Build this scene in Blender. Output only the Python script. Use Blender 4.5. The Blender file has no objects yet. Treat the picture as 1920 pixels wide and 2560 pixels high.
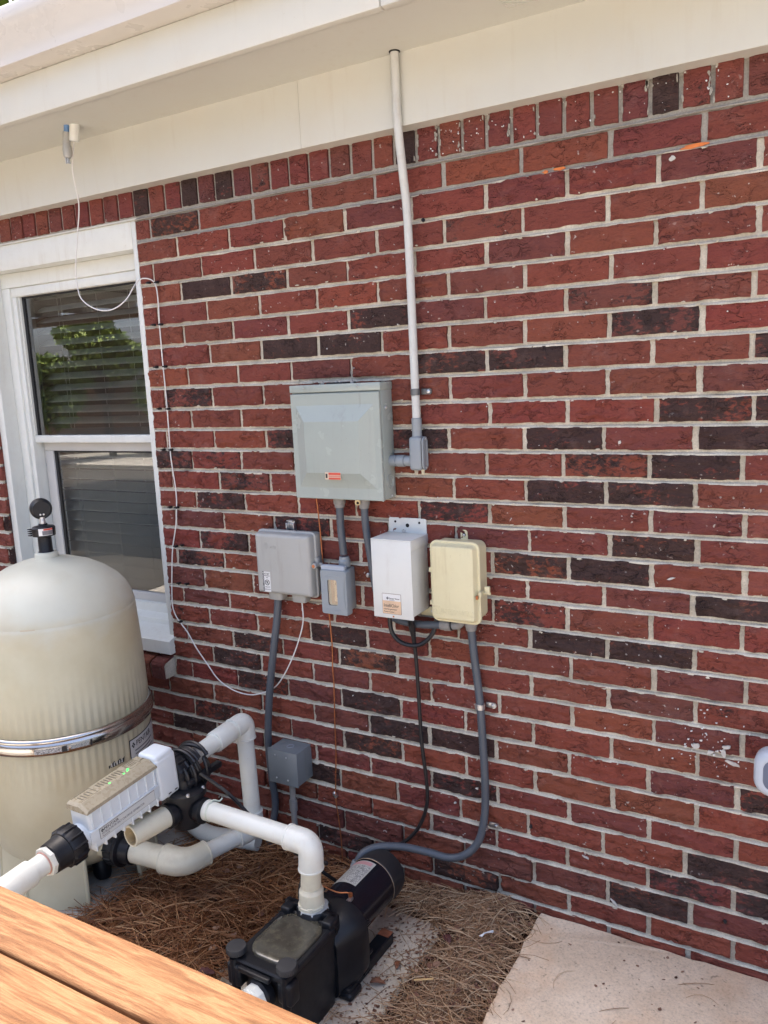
import bpy, bmesh, math, random
import numpy as np
from mathutils import Vector, Matrix, noise
random.seed(7); RNG = np.random.default_rng(11)
S = bpy.context.scene
PI = math.pi
# ------------------------------------------------------------------ camera
RIGHT = Vector((0.86834478, 0.49380726, -0.04617065))
UP = Vector((-0.04334904, 0.16830436, 0.98478145))
FWD = Vector((-0.49406295, 0.85312838, -0.16755228))
CAM = Vector((1.90205, -1.9085, 1.51853))
cd = bpy.data.cameras.new('camera'); cam = bpy.data.objects.new('camera', cd)
S.collection.objects.link(cam)
m = Matrix.Identity(4)
for i in range(3):
    m[i][0] = RIGHT[i]; m[i][1] = UP[i]; m[i][2] = -FWD[i]; m[i][3] = CAM[i]
cam.matrix_world = m
cd.sensor_fit = 'VERTICAL'; cd.sensor_height = 24.0; cd.sensor_width = 18.0
cd.lens = 1991.1 / 2560 * 24.0
cd.clip_start = 0.02; cd.clip_end = 400
S.camera = cam
# ------------------------------------------------------------------ sky and sun
SUN_EL, SUN_AZ = math.radians(65), math.radians(-50)     # azimuth from +Y (behind the house) towards +X
w = bpy.data.worlds.new('World'); S.world = w; w.use_nodes = True
nt = w.node_tree
sky = nt.nodes.new('ShaderNodeTexSky'); sky.sky_type = 'NISHITA'; sky.sun_disc = False
sky.sun_elevation = SUN_EL; sky.sun_rotation = SUN_AZ; sky.air_density = 0.62; sky.dust_density = 5.5; sky.ozone_density = 1.0
bg = nt.nodes['Background']; bg.inputs['Strength'].default_value = 0.15
nt.links.new(sky.outputs['Color'], bg.inputs['Color'])
sl = bpy.data.lights.new('sun', 'SUN'); sl.energy = 3.0; sl.angle = math.radians(0.53); sl.color = (1.0, 0.95, 0.87)
sun = bpy.data.objects.new('sun', sl); S.collection.objects.link(sun)
sd = Vector((math.sin(SUN_AZ) * math.cos(SUN_EL), math.cos(SUN_AZ) * math.cos(SUN_EL), math.sin(SUN_EL)))
sun.rotation_euler = sd.to_track_quat('Z', 'Y').to_euler(); sun.location = (0, 6, 12)
S.view_settings.view_transform = 'Standard'; S.view_settings.look = 'None'
S.view_settings.exposure = 2.15; S.view_settings.gamma = 1.0; S.view_settings.use_curve_mapping = False
S.render.engine = 'CYCLES'
S.cycles.use_denoising = True
S.cycles.max_bounces = 6; S.cycles.diffuse_bounces = 3; S.cycles.glossy_bounces = 3; S.cycles.transparent_max_bounces = 12
S.cycles.caustics_reflective = False; S.cycles.caustics_refractive = False
# ------------------------------------------------------------------ materials
def lin(c):
    return tuple((v / 12.92 if v <= 0.04045 else ((v + 0.055) / 1.055) ** 2.4) for v in c)
class NT:
    def __init__(s, name):
        s.m = bpy.data.materials.new(name); s.m.use_nodes = True; s.t = s.m.node_tree
        s.b = s.t.nodes['Principled BSDF']; s.pos = None
    def n(s, k, **kw):
        q = s.t.nodes.new(k)
        for a, v in kw.items(): setattr(q, a, v)
        return q
    def l(s, a, b): s.t.links.new(a, b)
    def P(s):
        if not s.pos: s.pos = s.n('ShaderNodeNewGeometry').outputs['Position']
        return s.pos
    def noise(s, scale, detail=3, rough=0.55, vec=None, stretch=None, dist=0):
        q = s.n('ShaderNodeTexNoise'); q.inputs['Scale'].default_value = scale
        q.inputs['Detail'].default_value = detail; q.inputs['Roughness'].default_value = rough
        q.inputs['Distortion'].default_value = dist
        v = vec or s.P()
        if stretch:
            mp = s.n('ShaderNodeMapping'); mp.inputs['Scale'].default_value = stretch; s.l(v, mp.inputs['Vector']); v = mp.outputs[0]
        s.l(v, q.inputs['Vector']); return q.outputs['Fac']
    def ramp(s, fac, stops):
        q = s.n('ShaderNodeValToRGB'); e = q.color_ramp.elements
        while len(e) < len(stops): e.new(0.5)
        for k, (p, c) in zip(e, stops):
            k.position = p; k.color = (*c, 1) if len(c) == 3 else c
        s.l(fac, q.inputs[0]); return q.outputs['Color']
    def mix(s, f, a, b, mode='MIX'):
        q = s.n('ShaderNodeMix', data_type='RGBA', blend_type=mode)
        for sock, v in ((q.inputs[0], f), (q.inputs[6], a), (q.inputs[7], b)):
            if hasattr(v, 'is_output') or isinstance(v, bpy.types.NodeSocket): s.l(v, sock)
            elif isinstance(v, (int, float)): sock.default_value = v
            else: sock.default_value = (*v, 1)
        return q.outputs[2]
    def math(s, op, a, b=0.0, c=None):
        q = s.n('ShaderNodeMath', operation=op)
        for i, v in enumerate((a, b) if c is None else (a, b, c)):
            if isinstance(v, bpy.types.NodeSocket): s.l(v, q.inputs[i])
            else: q.inputs[i].default_value = v
        return q.outputs[0]
    def bump(s, h, strength=0.3, dist=0.002, prev=None):
        q = s.n('ShaderNodeBump'); q.inputs['Strength'].default_value = strength; q.inputs['Distance'].default_value = dist
        s.l(h, q.inputs['Height'])
        if prev: s.l(prev, q.inputs['Normal'])
        s.l(q.outputs[0], s.b.inputs['Normal']); return q.outputs[0]
    def set(s, **kw):
        for k, v in kw.items():
            i = s.b.inputs[k.replace('_', ' ')]
            if isinstance(v, bpy.types.NodeSocket): s.l(v, i)
            elif isinstance(v, tuple) and len(v) == 3: i.default_value = (*v, 1)
            else: i.default_value = v
def simple(name, col, rough=0.5, metal=0.0, var=0.12, scale=9.0, bump=0.0, bscale=300, spec=0.5, dirt=None, coat=0, streak=None):
    t = NT(name)
    f = t.noise(scale, 4)
    a = tuple(c * (1 - var) for c in col); b = tuple(min(1, c * (1 + var)) for c in col)
    c = t.ramp(f, [(0.3, a), (0.7, b)])
    if dirt:
        g = t.noise(scale * 2.7, 6, 0.7)
        g = t.ramp(g, [(0.5, (0, 0, 0)), (0.78, (1, 1, 1))])
        c = t.mix(t.math('MULTIPLY', g, dirt[1]), c, dirt[0])
    if streak:
        g = t.ramp(t.noise(38, 5, 0.65, stretch=(1, 1, 0.09)), [(0.54, (0, 0, 0)), (0.72, (1, 1, 1))])
        h = t.ramp(t.noise(7, 3), [(0.42, (0, 0, 0)), (0.62, (1, 1, 1))])
        c = t.mix(t.math('MULTIPLY', t.math('MULTIPLY', g, h), streak[1]), c, streak[0])
        k = t.ramp(t.noise(210, 2, 0.5), [(0.71, (0, 0, 0)), (0.75, (1, 1, 1))])
        c = t.mix(t.math('MULTIPLY', k, 0.35), c, streak[0])
    r = t.math('MULTIPLY_ADD', t.noise(scale * 4, 3), 0.24, rough - 0.12)
    t.set(Base_Color=c, Roughness=r, Metallic=metal, Specular_IOR_Level=spec)
    if coat: t.set(Coat_Weight=coat, Coat_Roughness=0.15)
    if bump: t.bump(t.noise(bscale, 3), bump, 0.001)
    return t.m
M = {}
def brick_mat():
    t = NT('brick')
    oi = t.n('ShaderNodeObjectInfo')
    base, alpha = oi.outputs['Color'], oi.outputs['Alpha']
    n1 = t.noise(26, 5, 0.6, stretch=(1, 1, 2.0)); n2 = t.noise(150, 4, 0.65); n3 = t.noise(55, 5, 0.62, stretch=(1, 1, 1.7), dist=0.6)
    c = t.mix(t.math('MULTIPLY', t.ramp(n1, [(0.35, (0, 0, 0)), (0.7, (1, 1, 1))]), 0.55), base, t.mix(0.6, base, (0.235, 0.064, 0.040)))
    c = t.mix(t.math('MULTIPLY', t.ramp(n2, [(0.5, (0, 0, 0)), (0.75, (1, 1, 1))]), 0.35), c, (0.10, 0.036, 0.030))
    n4 = t.noise(9, 3, 0.5)
    lo = t.math('SUBTRACT', 0.85, t.math('MULTIPLY', alpha, 0.50))
    dk = t.math('SMOOTH_MIN', t.math('MAXIMUM', t.math('MULTIPLY', t.math('SUBTRACT', t.math('ADD', t.math('MULTIPLY', n3, 0.6), t.math('MULTIPLY', n4, 0.45)), lo), 13.0), 0.0), 1.0, 0.2)
    dk = t.math('MULTIPLY', dk, 0.9)
    dc = t.mix(n2, (0.016, 0.012, 0.012), (0.055, 0.037, 0.033))
    c = t.mix(dk, c, dc)
    # lime bloom and paint flecks
    fl = t.noise(95, 2, 0.4); fm = t.noise(3.1, 2, 0.5)
    ff = t.math('MULTIPLY', t.ramp(fl, [(0.70, (0, 0, 0)), (0.735, (1, 1, 1))]), t.ramp(fm, [(0.42, (0, 0, 0)), (0.62, (1, 1, 1))]))
    c = t.mix(t.math('MULTIPLY', ff, 0.8), c, (0.55, 0.50, 0.45))
    hz = t.noise(14, 5, 0.7); c = t.mix(t.math('MULTIPLY', t.ramp(hz, [(0.55, (0, 0, 0)), (0.8, (1, 1, 1))]), 0.22), c, (0.36, 0.24, 0.21))
    t.set(Base_Color=c, Roughness=0.82, Specular_IOR_Level=0.3)
    # torn, creased clay
    v = t.n('ShaderNodeTexVoronoi', feature='DISTANCE_TO_EDGE'); v.inputs['Scale'].default_value = 34
    mp = t.n('ShaderNodeMapping'); mp.inputs['Scale'].default_value = (0.55, 1, 1.9)
    ad = t.n('ShaderNodeVectorMath', operation='ADD'); nn = t.n('ShaderNodeTexNoise'); nn.inputs['Scale'].default_value = 40; nn.inputs['Detail'].default_value = 4
    t.l(t.P(), nn.inputs['Vector']); sc = t.n('ShaderNodeVectorMath', operation='SCALE'); sc.inputs['Scale'].default_value = 0.045
    t.l(nn.outputs['Color'], sc.inputs[0]); t.l(t.P(), ad.inputs[0]); t.l(sc.outputs[0], ad.inputs[1]); t.l(ad.outputs[0], mp.inputs[0]); t.l(mp.outputs[0], v.inputs['Vector'])
    cr = t.ramp(v.outputs['Distance'], [(0.0, (0, 0, 0)), (0.10, (1, 1, 1))])
    msk = t.ramp(t.noise(18, 2), [(0.45, (1, 1, 1)), (0.62, (0, 0, 0))])
    crm = t.math('MAXIMUM', cr, msk)
    b1 = t.bump(crm, 0.9, 0.007)
    b2 = t.bump(t.noise(60, 6, 0.65, stretch=(0.7, 1, 1.6)), 0.9, 0.010, b1)
    t.bump(t.noise(420, 3, 0.7), 0.35, 0.0015, b2)
    return t.m
M['brick'] = brick_mat()
def mortar_mat():
    t = NT('mortar')
    c = t.ramp(t.noise(16, 5, 0.6), [(0.3, (0.48, 0.43, 0.335)), (0.7, (0.70, 0.65, 0.535))])
    sep = t.n('ShaderNodeSeparateXYZ'); t.l(t.P(), sep.inputs[0])
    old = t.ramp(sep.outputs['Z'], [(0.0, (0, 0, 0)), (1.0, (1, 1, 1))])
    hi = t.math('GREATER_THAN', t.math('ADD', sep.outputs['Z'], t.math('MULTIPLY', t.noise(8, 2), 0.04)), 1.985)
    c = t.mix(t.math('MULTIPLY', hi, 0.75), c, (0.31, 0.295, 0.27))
    d = t.ramp(t.noise(5, 4, 0.6), [(0.52, (0, 0, 0)), (0.75, (1, 1, 1))])
    c = t.mix(t.math('MULTIPLY', d, 0.45), c, (0.30, 0.25, 0.18))
    s2 = t.ramp(t.noise(260, 3, 0.7), [(0.35, (0.8, 0.8, 0.8)), (0.7, (1.1, 1.1, 1.1))])
    c = t.mix(1.0, c, s2, 'MULTIPLY')
    t.set(Base_Color=c, Roughness=0.95, Specular_IOR_Level=0.2)
    b = t.bump(t.noise(90, 5, 0.7), 0.6, 0.004); t.bump(t.noise(500, 3), 0.4, 0.0012, b)
    return t.m
M['mortar'] = mortar_mat()
def concrete(name, a, b, stain, sfac=0.6, agg=0.5):
    t = NT(name)
    c = t.ramp(t.noise(7, 6, 0.62), [(0.3, a), (0.72, b)])
    g = t.ramp(t.noise(160, 4, 0.7), [(0.3, (0.66, 0.64, 0.62)), (0.46, (1, 1, 1)), (0.72, (1.2, 1.18, 1.15))])
    c = t.mix(agg, c, g, 'MULTIPLY')
    st = t.ramp(t.noise(3.3, 4, 0.55), [(0.5, (0, 0, 0)), (0.68, (1, 1, 1))])
    c = t.mix(t.math('MULTIPLY', st, sfac), c, stain)
    pt = t.ramp(t.noise(60, 3, 0.5), [(0.66, (0, 0, 0)), (0.74, (1, 1, 1))])
    c = t.mix(t.math('MULTIPLY', pt, 0.5), c, (0.10, 0.075, 0.055))
    t.set(Base_Color=c, Roughness=0.93, Specular_IOR_Level=0.2)
    b1 = t.bump(t.noise(28, 5, 0.65), 0.5, 0.005); t.bump(t.noise(330, 4, 0.7), 0.5, 0.0018, b1)
    return t.m
M['slab'] = concrete('slab_concrete', (0.60, 0.475, 0.345), (0.78, 0.655, 0.505), (0.68, 0.41, 0.22), 0.7, 0.8)
M['paver'] = concrete('paver_concrete', (0.44, 0.385, 0.30), (0.60, 0.545, 0.44), (0.45, 0.24, 0.15), 0.4, 0.7)
M['pad'] = concrete('pad_concrete', (0.32, 0.31, 0.28), (0.48, 0.46, 0.42), (0.28, 0.24, 0.18), 0.4, 0.5)
M['patio'] = concrete('patio_concrete', (0.34, 0.31, 0.27), (0.44, 0.41, 0.36), (0.34, 0.29, 0.24), 0.3, 0.3)
def soil_mat():
    t = NT('mulch')
    c = t.ramp(t.noise(45, 6, 0.75), [(0.3, (0.03, 0.014, 0.009)), (0.55, (0.09, 0.042, 0.026)), (0.75, (0.18, 0.095, 0.06))])
    t.set(Base_Color=c, Roughness=0.95, Specular_IOR_Level=0.15); t.bump(t.noise(70, 6, 0.75), 1.0, 0.02)
    return t.m
M['soil'] = soil_mat()
def straw_mat(name, a, b, c2):
    t = NT(name)
    at = t.n('ShaderNodeAttribute'); at.attribute_name = 'shade'
    c = t.ramp(at.outputs['Fac'], [(0.0, a), (0.55, b), (1.0, c2)])
    t.set(Base_Color=c, Roughness=0.6, Specular_IOR_Level=0.3)
    return t.m
M['straw'] = straw_mat('pine_straw', (0.09, 0.030, 0.011), (0.28, 0.118, 0.046), (0.52, 0.31, 0.155))
M['straw2'] = straw_mat('pale_straw', (0.15, 0.075, 0.038), (0.38, 0.225, 0.12), (0.62, 0.46, 0.29))
M['leaf_litter'] = straw_mat('dead_leaf', (0.06, 0.028, 0.02), (0.18, 0.09, 0.06), (0.34, 0.22, 0.15))
def wood_mat():
    t = NT('stained_wood')
    gr = t.noise(11, 7, 0.66, stretch=(0.55, 8, 8), dist=0.6)
    c = t.ramp(gr, [(0.28, (0.080, 0.034, 0.013)), (0.46, (0.140, 0.063, 0.026)), (0.58, (0.215, 0.115, 0.055)), (0.74, (0.130, 0.055, 0.022))])
    fine = t.noise(60, 4, 0.7, stretch=(0.6, 14, 14))
    c = t.mix(0.5, c, t.ramp(fine, [(0.3, (0.66, 0.6, 0.55)), (0.6, (1.1, 1.08, 1.05))]), 'MULTIPLY')
    kn = t.n('ShaderNodeTexVoronoi'); kn.inputs['Scale'].default_value = 3.1
    mp = t.n('ShaderNodeMapping'); mp.inputs['Scale'].default_value = (1, 2.2, 2.2); t.l(t.P(), mp.inputs[0]); t.l(mp.outputs[0], kn.inputs[0])
    c = t.mix(t.ramp(kn.outputs['Distance'], [(0.05, (0.75, 0.75, 0.75)), (0.12, (0, 0, 0))]), c, (0.055, 0.02, 0.009))
    t.set(Base_Color=c, Roughness=0.68, Specular_IOR_Level=0.2); t.bump(fine, 0.5, 0.003)
    return t.m
M['wood'] = wood_mat()
CREAM = (0.565, 0.563, 0.505)
M['trim'] = simple('cream_paint', CREAM, 0.45, var=0.03, scale=3, bump=0.12, bscale=120, dirt=((0.55, 0.47, 0.36), 0.18), streak=((0.44, 0.39, 0.31), 0.22))
M['gutter'] = simple('gutter_paint', (0.56, 0.53, 0.48), 0.3, var=0.02, scale=3)
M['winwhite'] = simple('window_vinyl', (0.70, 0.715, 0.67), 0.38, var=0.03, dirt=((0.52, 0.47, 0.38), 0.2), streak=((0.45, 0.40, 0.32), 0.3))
M['caulk'] = simple('caulk', (0.72, 0.69, 0.62), 0.6, var=0.04, bump=0.3, bscale=60)
M['blind'] = simple('blind_slat', (0.88, 0.89, 0.86), 0.5, var=0.04)
M['blackrubber'] = simple('black_gasket', (0.012, 0.012, 0.013), 0.5, var=0.2)
M['panel'] = simple('panel_enamel', (0.330, 0.370, 0.338), 0.24, var=0.035, scale=5, dirt=((0.25, 0.27, 0.25), 0.15), streak=((0.20, 0.20, 0.17), 0.35))
M['greybox'] = simple('telecom_plastic', (0.375, 0.375, 0.35), 0.4, var=0.03, scale=5, dirt=((0.30, 0.28, 0.24), 0.25), streak=((0.24, 0.21, 0.17), 0.4))
M['bluegrey'] = simple('pvc_grey', (0.245, 0.275, 0.295), 0.38, var=0.05)
M['steelgrey'] = simple('enclosure_grey', (0.17, 0.195, 0.21), 0.4, var=0.06, streak=((0.10, 0.10, 0.09), 0.4))
M['oldpvc'] = simple('weathered_conduit', (0.26, 0.25, 0.235), 0.6, var=0.12, scale=20, dirt=((0.13, 0.11, 0.09), 0.5))
M['whitebox'] = simple('white_enamel', (0.64, 0.65, 0.61), 0.35, var=0.02, dirt=((0.5, 0.45, 0.4), 0.2), streak=((0.40, 0.34, 0.27), 0.35))
M['timer'] = simple('cream_enamel', (0.66, 0.60, 0.38), 0.36, var=0.025, dirt=((0.5, 0.42, 0.24), 0.2), streak=((0.42, 0.33, 0.17), 0.4))
M['pipewhite'] = simple('painted_conduit', (0.55, 0.56, 0.53), 0.5, var=0.05, scale=14, dirt=((0.42, 0.37, 0.32), 0.4))
M['pvc'] = simple('white_pvc', (0.68, 0.695, 0.635), 0.35, var=0.03, scale=8, dirt=((0.55, 0.44, 0.32), 0.30), streak=((0.45, 0.38, 0.29), 0.3))
M['pvcold'] = simple('yellowed_pvc', (0.64, 0.61, 0.48), 0.42, var=0.05, scale=10, dirt=((0.42, 0.33, 0.22), 0.35))
M['pvcinside'] = simple('pvc_bore', (0.60, 0.48, 0.28), 0.6, var=0.1)
M['cell'] = simple('cell_housing', (0.66, 0.71, 0.73), 0.36, var=0.02)
M['cellcover'] = simple('smoked_cover', (0.35, 0.305, 0.215), 0.28, var=0.06, scale=25, dirt=((0.18, 0.15, 0.10), 0.12))
M['black'] = simple('black_plastic', (0.008, 0.009, 0.012), 0.40, var=0.25, scale=14, spec=0.32, dirt=((0.04, 0.038, 0.034), 0.25))
M['cableblack'] = simple('black_rubber', (0.012, 0.012, 0.014), 0.4, var=0.2)
M['motor'] = simple('motor_enamel', (0.005, 0.006, 0.011), 0.18, var=0.2, spec=0.35, coat=0.35)
M['motorcap'] = simple('motor_cap', (0.020, 0.020, 0.022), 0.5, var=0.2)
M['lid'] = simple('smoky_lid', (0.055, 0.052, 0.040), 0.22, var=0.35, scale=16, dirt=((0.16, 0.145, 0.095), 0.55), coat=0.4)
M['flex'] = simple('flexible_conduit', (0.075, 0.088, 0.105), 0.42, var=0.08)
M['copper'] = simple('copper', (0.42, 0.16, 0.07), 0.38, metal=0.85, var=0.25, scale=25)
M['steel'] = simple('galvanized', (0.55, 0.56, 0.57), 0.32, metal=0.9, var=0.12, scale=50)
M['chrome'] = simple('stainless_band', (0.58, 0.55, 0.51), 0.20, metal=1.0, var=0.04, scale=3)
M['dark'] = simple('dark_void', (0.006, 0.006, 0.006), 0.9, var=0.1)
def tank_mat():
    t = NT('tank_plastic')
    c = t.ramp(t.noise(5, 5, 0.6), [(0.3, (0.52, 0.465, 0.305)), (0.7, (0.61, 0.57, 0.41))])
    sep = t.n('ShaderNodeSeparateXYZ'); t.l(t.P(), sep.inputs[0])
    z = sep.outputs['Z']
    bl = t.ramp(t.math('ADD', z, t.math('MULTIPLY', t.noise(7, 5, 0.6), 0.22)), [(0.93, (0, 0, 0)), (1.0, (1, 1, 1))])   # paler, cooler tone towards the crown
    q = t.math('MULTIPLY', bl, 0.4); c = t.mix(q, c, (0.60, 0.66, 0.63))
    sc = t.ramp(t.noise(30, 4, 0.6, stretch=(1, 1, 4.5), dist=1.0), [(0.68, (0, 0, 0)), (0.73, (1, 1, 1))])
    sm = t.ramp(t.noise(5, 2), [(0.5, (0, 0, 0)), (0.6, (1, 1, 1))])
    c = t.mix(t.math('MULTIPLY', t.math('MULTIPLY', sc, sm), 0.45), c, (0.66, 0.63, 0.56))
    low = t.ramp(t.noise(4, 5, 0.6), [(0.5, (0, 0, 0)), (0.72, (1, 1, 1))])
    c = t.mix(t.math('MULTIPLY', low, 0.3), c, (0.50, 0.37, 0.19))
    t.set(Base_Color=c, Roughness=0.42, Specular_IOR_Level=0.45); t.bump(t.noise(40, 4), 0.06, 0.004)
    return t.m
M['tank'] = tank_mat()
def glass_mat():
    t = NT('window_glass'); o = t.t.nodes['Material Output']
    tr = t.n('ShaderNodeBsdfTransparent'); tr.inputs[0].default_value = (0.96, 0.98, 0.96, 1)
    gl = t.n('ShaderNodeBsdfGlossy'); gl.inputs['Roughness'].default_value = 0.004
    fr = t.n('ShaderNodeFresnel'); fr.inputs['IOR'].default_value = 2.8
    mx = t.n('ShaderNodeMixShader'); t.l(fr.outputs[0], mx.inputs[0]); t.l(tr.outputs[0], mx.inputs[1]); t.l(gl.outputs[0], mx.inputs[2])
    t.l(mx.outputs[0], o.inputs['Surface']); return t.m
M['glass'] = glass_mat()
def through_mat():
    t = NT('glass_inner_face'); o = t.t.nodes['Material Output']
    tr = t.n('ShaderNodeBsdfTransparent'); tr.inputs[0].default_value = (0.97, 0.98, 0.97, 1)
    t.l(tr.outputs[0], o.inputs['Surface']); return t.m
M['through'] = through_mat()
def pane(name, lo, hi, parent):
    b = B(); b.box(lo, hi); o = obj(name, b, 'glass', parent, smooth=False)
    o.data.materials.append(M['through'])
    for p in o.data.polygons: p.material_index = 0 if p.normal.y < -0.5 else 1
    return o
def clear_mat():
    t = NT('clear_plastic'); o = t.t.nodes['Material Output']
    tr = t.n('ShaderNodeBsdfTransparent'); tr.inputs[0].default_value = (0.85, 0.78, 0.68, 1)
    gl = t.n('ShaderNodeBsdfGlossy'); gl.inputs['Roughness'].default_value = 0.08
    mx = t.n('ShaderNodeMixShader'); mx.inputs[0].default_value = 0.12; t.l(tr.outputs[0], mx.inputs[1]); t.l(gl.outputs[0], mx.inputs[2])
    t.l(mx.outputs[0], o.inputs['Surface']); return t.m
M['clear'] = clear_mat()
M['ink'] = simple('black_ink', (0.02, 0.02, 0.022), 0.5, var=0.1)
M['inkgrey'] = simple('grey_ink', (0.16, 0.16, 0.17), 0.5, var=0.1)
M['redink'] = simple('red_ink', (0.55, 0.07, 0.04), 0.5, var=0.1)
M['label'] = simple('label_white', (0.68, 0.68, 0.66), 0.4, var=0.03)
M['labelpeach'] = simple('label_peach', (0.66, 0.46, 0.30), 0.4, var=0.15, scale=20)
M['orangepaint'] = simple('orange_spray', (0.62, 0.18, 0.045), 0.8, var=0.2, scale=60)
M['silver'] = simple('label_silver', (0.42, 0.42, 0.38), 0.35, var=0.1, scale=30)
def print_mat(name, paper, ink, sx, sz):
    t = NT(name)
    a = t.noise(sx, 3, 0.7, stretch=(1, 1, 3.0)); f = t.ramp(a, [(0.47, (1, 1, 1)), (0.53, (0, 0, 0))])
    t.set(Base_Color=t.mix(t.math('MULTIPLY', f, 0.8), paper, ink), Roughness=0.45); return t.m
M['smallprint'] = print_mat('small_print', (0.50, 0.51, 0.48), (0.12, 0.12, 0.12), 260, 1)
M['bandprint'] = print_mat('worn_print', (0.62, 0.6, 0.57), (0.02, 0.02, 0.02), 210, 1)
def led_mat():
    t = NT('green_led'); t.set(Base_Color=(0.02, 0.5, 0.05), Emission_Color=(0.05, 1.0, 0.12), Emission_Strength=0.7, Roughness=0.4); return t.m
M['led'] = led_mat()
M['lime'] = simple('mortar_smear', (0.50, 0.48, 0.44), 0.9, var=0.15, scale=60)
M['scrap'] = simple('white_scrap', (0.68, 0.68, 0.66), 0.5, var=0.05)
M['splinter'] = simple('pale_splinter', (0.52, 0.34, 0.15), 0.7, var=0.15)
M['handle'] = simple('pale_grey_plastic', (0.43, 0.47, 0.52), 0.42, var=0.03)
M['bluetube'] = simple('blue_tube', (0.12, 0.24, 0.45), 0.5, var=0.05)
M['shingle'] = simple('roof_shingle', (0.09, 0.085, 0.08), 0.9, var=0.4, scale=40, bump=0.5, bscale=200)
M['bark'] = simple('bark', (0.09, 0.065, 0.045), 0.95, var=0.35, scale=30, bump=0.8, bscale=60)
M['room'] = simple('room_paint', (0.30, 0.29, 0.27), 0.8, var=0.03)
M['fencewood'] = simple('weathered_fence', (0.20, 0.125, 0.075), 0.85, var=0.25, scale=18)
M['pergolawood'] = simple('dark_timber', (0.055, 0.05, 0.045), 0.8, var=0.25, scale=18)
def leaf_mat(name, a, b):
    t = NT(name)
    at = t.n('ShaderNodeAttribute'); at.attribute_name = 'shade'
    c = t.ramp(at.outputs['Fac'], [(0.0, a), (1.0, b)])
    t.set(Base_Color=c, Roughness=0.55, Specular_IOR_Level=0.35)
    try: t.set(Transmission_Weight=0.0, Subsurface_Weight=0.0)
    except Exception: pass
    return t.m
M['leafA'] = leaf_mat('leaf_bright', (0.10, 0.16, 0.025), (0.26, 0.33, 0.06))
M['leafB'] = leaf_mat('leaf_dark', (0.03, 0.06, 0.018), (0.08, 0.12, 0.035))
# ------------------------------------------------------------------ mesh helpers
C = S.collection
OFF = {}
class B:
    def __init__(s): s.bm = bmesh.new(); s.extra = None
    def v(s, p): return s.bm.verts.new(p)
    def quad(s, *p):
        return s.bm.faces.new([s.bm.verts.new(q) for q in p])
    def box(s, lo, hi, r=0.0, seg=2, mat=None):
        lo, hi = Vector(lo), Vector(hi)
        mx = Matrix.Translation((lo + hi) / 2) @ Matrix.Diagonal((*(hi - lo), 1))
        if mat is not None: mx = mat @ mx
        g = bmesh.ops.create_cube(s.bm, size=1, matrix=mx)
        if r > 0:
            es = list({e for v in g['verts'] for e in v.link_edges})
            bmesh.ops.bevel(s.bm, geom=es, offset=r, segments=seg, affect='EDGES', profile=0.5)
        return s
    def loft(s, rings, cap0=True, cap1=True, closed=True):
        R = [[s.bm.verts.new(p) for p in ring] for ring in rings]
        n = len(R[0])
        for a, b in zip(R[:-1], R[1:]):
            for i in range(n if closed else n - 1):
                j = (i + 1) % n
                s.bm.faces.new((a[i], a[j], b[j], b[i]))
        if cap0: s.bm.faces.new(list(reversed(R[0])))
        if cap1: s.bm.faces.new(R[-1])
        return s
    def cyl(s, p0, p1, r0, r1=None, n=24, caps=True):
        p0, p1 = Vector(p0), Vector(p1); r1 = r0 if r1 is None else r1
        d = (p1 - p0).normalized(); a = d.orthogonal().normalized(); b = d.cross(a)
        ring = lambda c, r: [c + (a * math.cos(2 * PI * i / n) + b * math.sin(2 * PI * i / n)) * r for i in range(n)]
        return s.loft([ring(p0, r0), ring(p1, r1)], caps, caps)
    def stack(s, p0, d, prof, n=32, cap=True, rmod=None):
        """solid of revolution about p0+d: prof = [(distance along, radius)]"""
        p0, d = Vector(p0), Vector(d).normalized(); a = d.orthogonal().normalized()
        if abs(d.z) > 0.9: a = Vector((1, 0, 0))
        b = d.cross(a)
        rings = []
        for (h, r) in prof:
            rings.append([p0 + d * h + (a * math.cos(2 * PI * i / n) + b * math.sin(2 * PI * i / n)) * (r if rmod is None else rmod(h, r, i)) for i in range(n)])
        return s.loft(rings, cap, cap)
    def tube(s, pts, r, n=10, step=None, rib=0.0, caps=True):
        P = smooth_path(pts, step or max(r * 1.2, 0.004))
        a = None; rings = []
        for i, p in enumerate(P):
            d = (P[min(i + 1, len(P) - 1)] - P[max(i - 1, 0)]).normalized()
            if a is None: a = d.orthogonal().normalized()
            a = (a - d * a.dot(d)).normalized(); b = d.cross(a)
            rr = r * (1 - rib * (i % 2))
            rings.append([p + (a * math.cos(2 * PI * k / n) + b * math.sin(2 * PI * k / n)) * rr for k in range(n)])
        return s.loft(rings, caps, caps)
    def ring(s, c, d, R, r, n=32, k=10):
        c, d = Vector(c), Vector(d).normalized(); a = d.orthogonal().normalized(); b = d.cross(a)
        V = [[s.bm.verts.new(c + (a * math.cos(2 * PI * i / n) + b * math.sin(2 * PI * i / n)) * (R + r * math.cos(2 * PI * j / k)) + d * r * math.sin(2 * PI * j / k)) for j in range(k)] for i in range(n)]
        for i in range(n):
            for j in range(k):
                s.bm.faces.new((V[i][j], V[(i + 1) % n][j], V[(i + 1) % n][(j + 1) % k], V[i][(j + 1) % k]))
        return s
    def plate(s, M4, w, h, rc, prof, n=6):
        """rounded-corner plate in the XY of M4; prof = [(z, inset)]"""
        rings = []
        for z, ins in prof:
            rings.append([M4 @ Vector((x, y, z)) for x, y in rrect(w - 2 * ins, h - 2 * ins, max(rc - ins, 0.0005), n)])
        return s.loft(rings)
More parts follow.
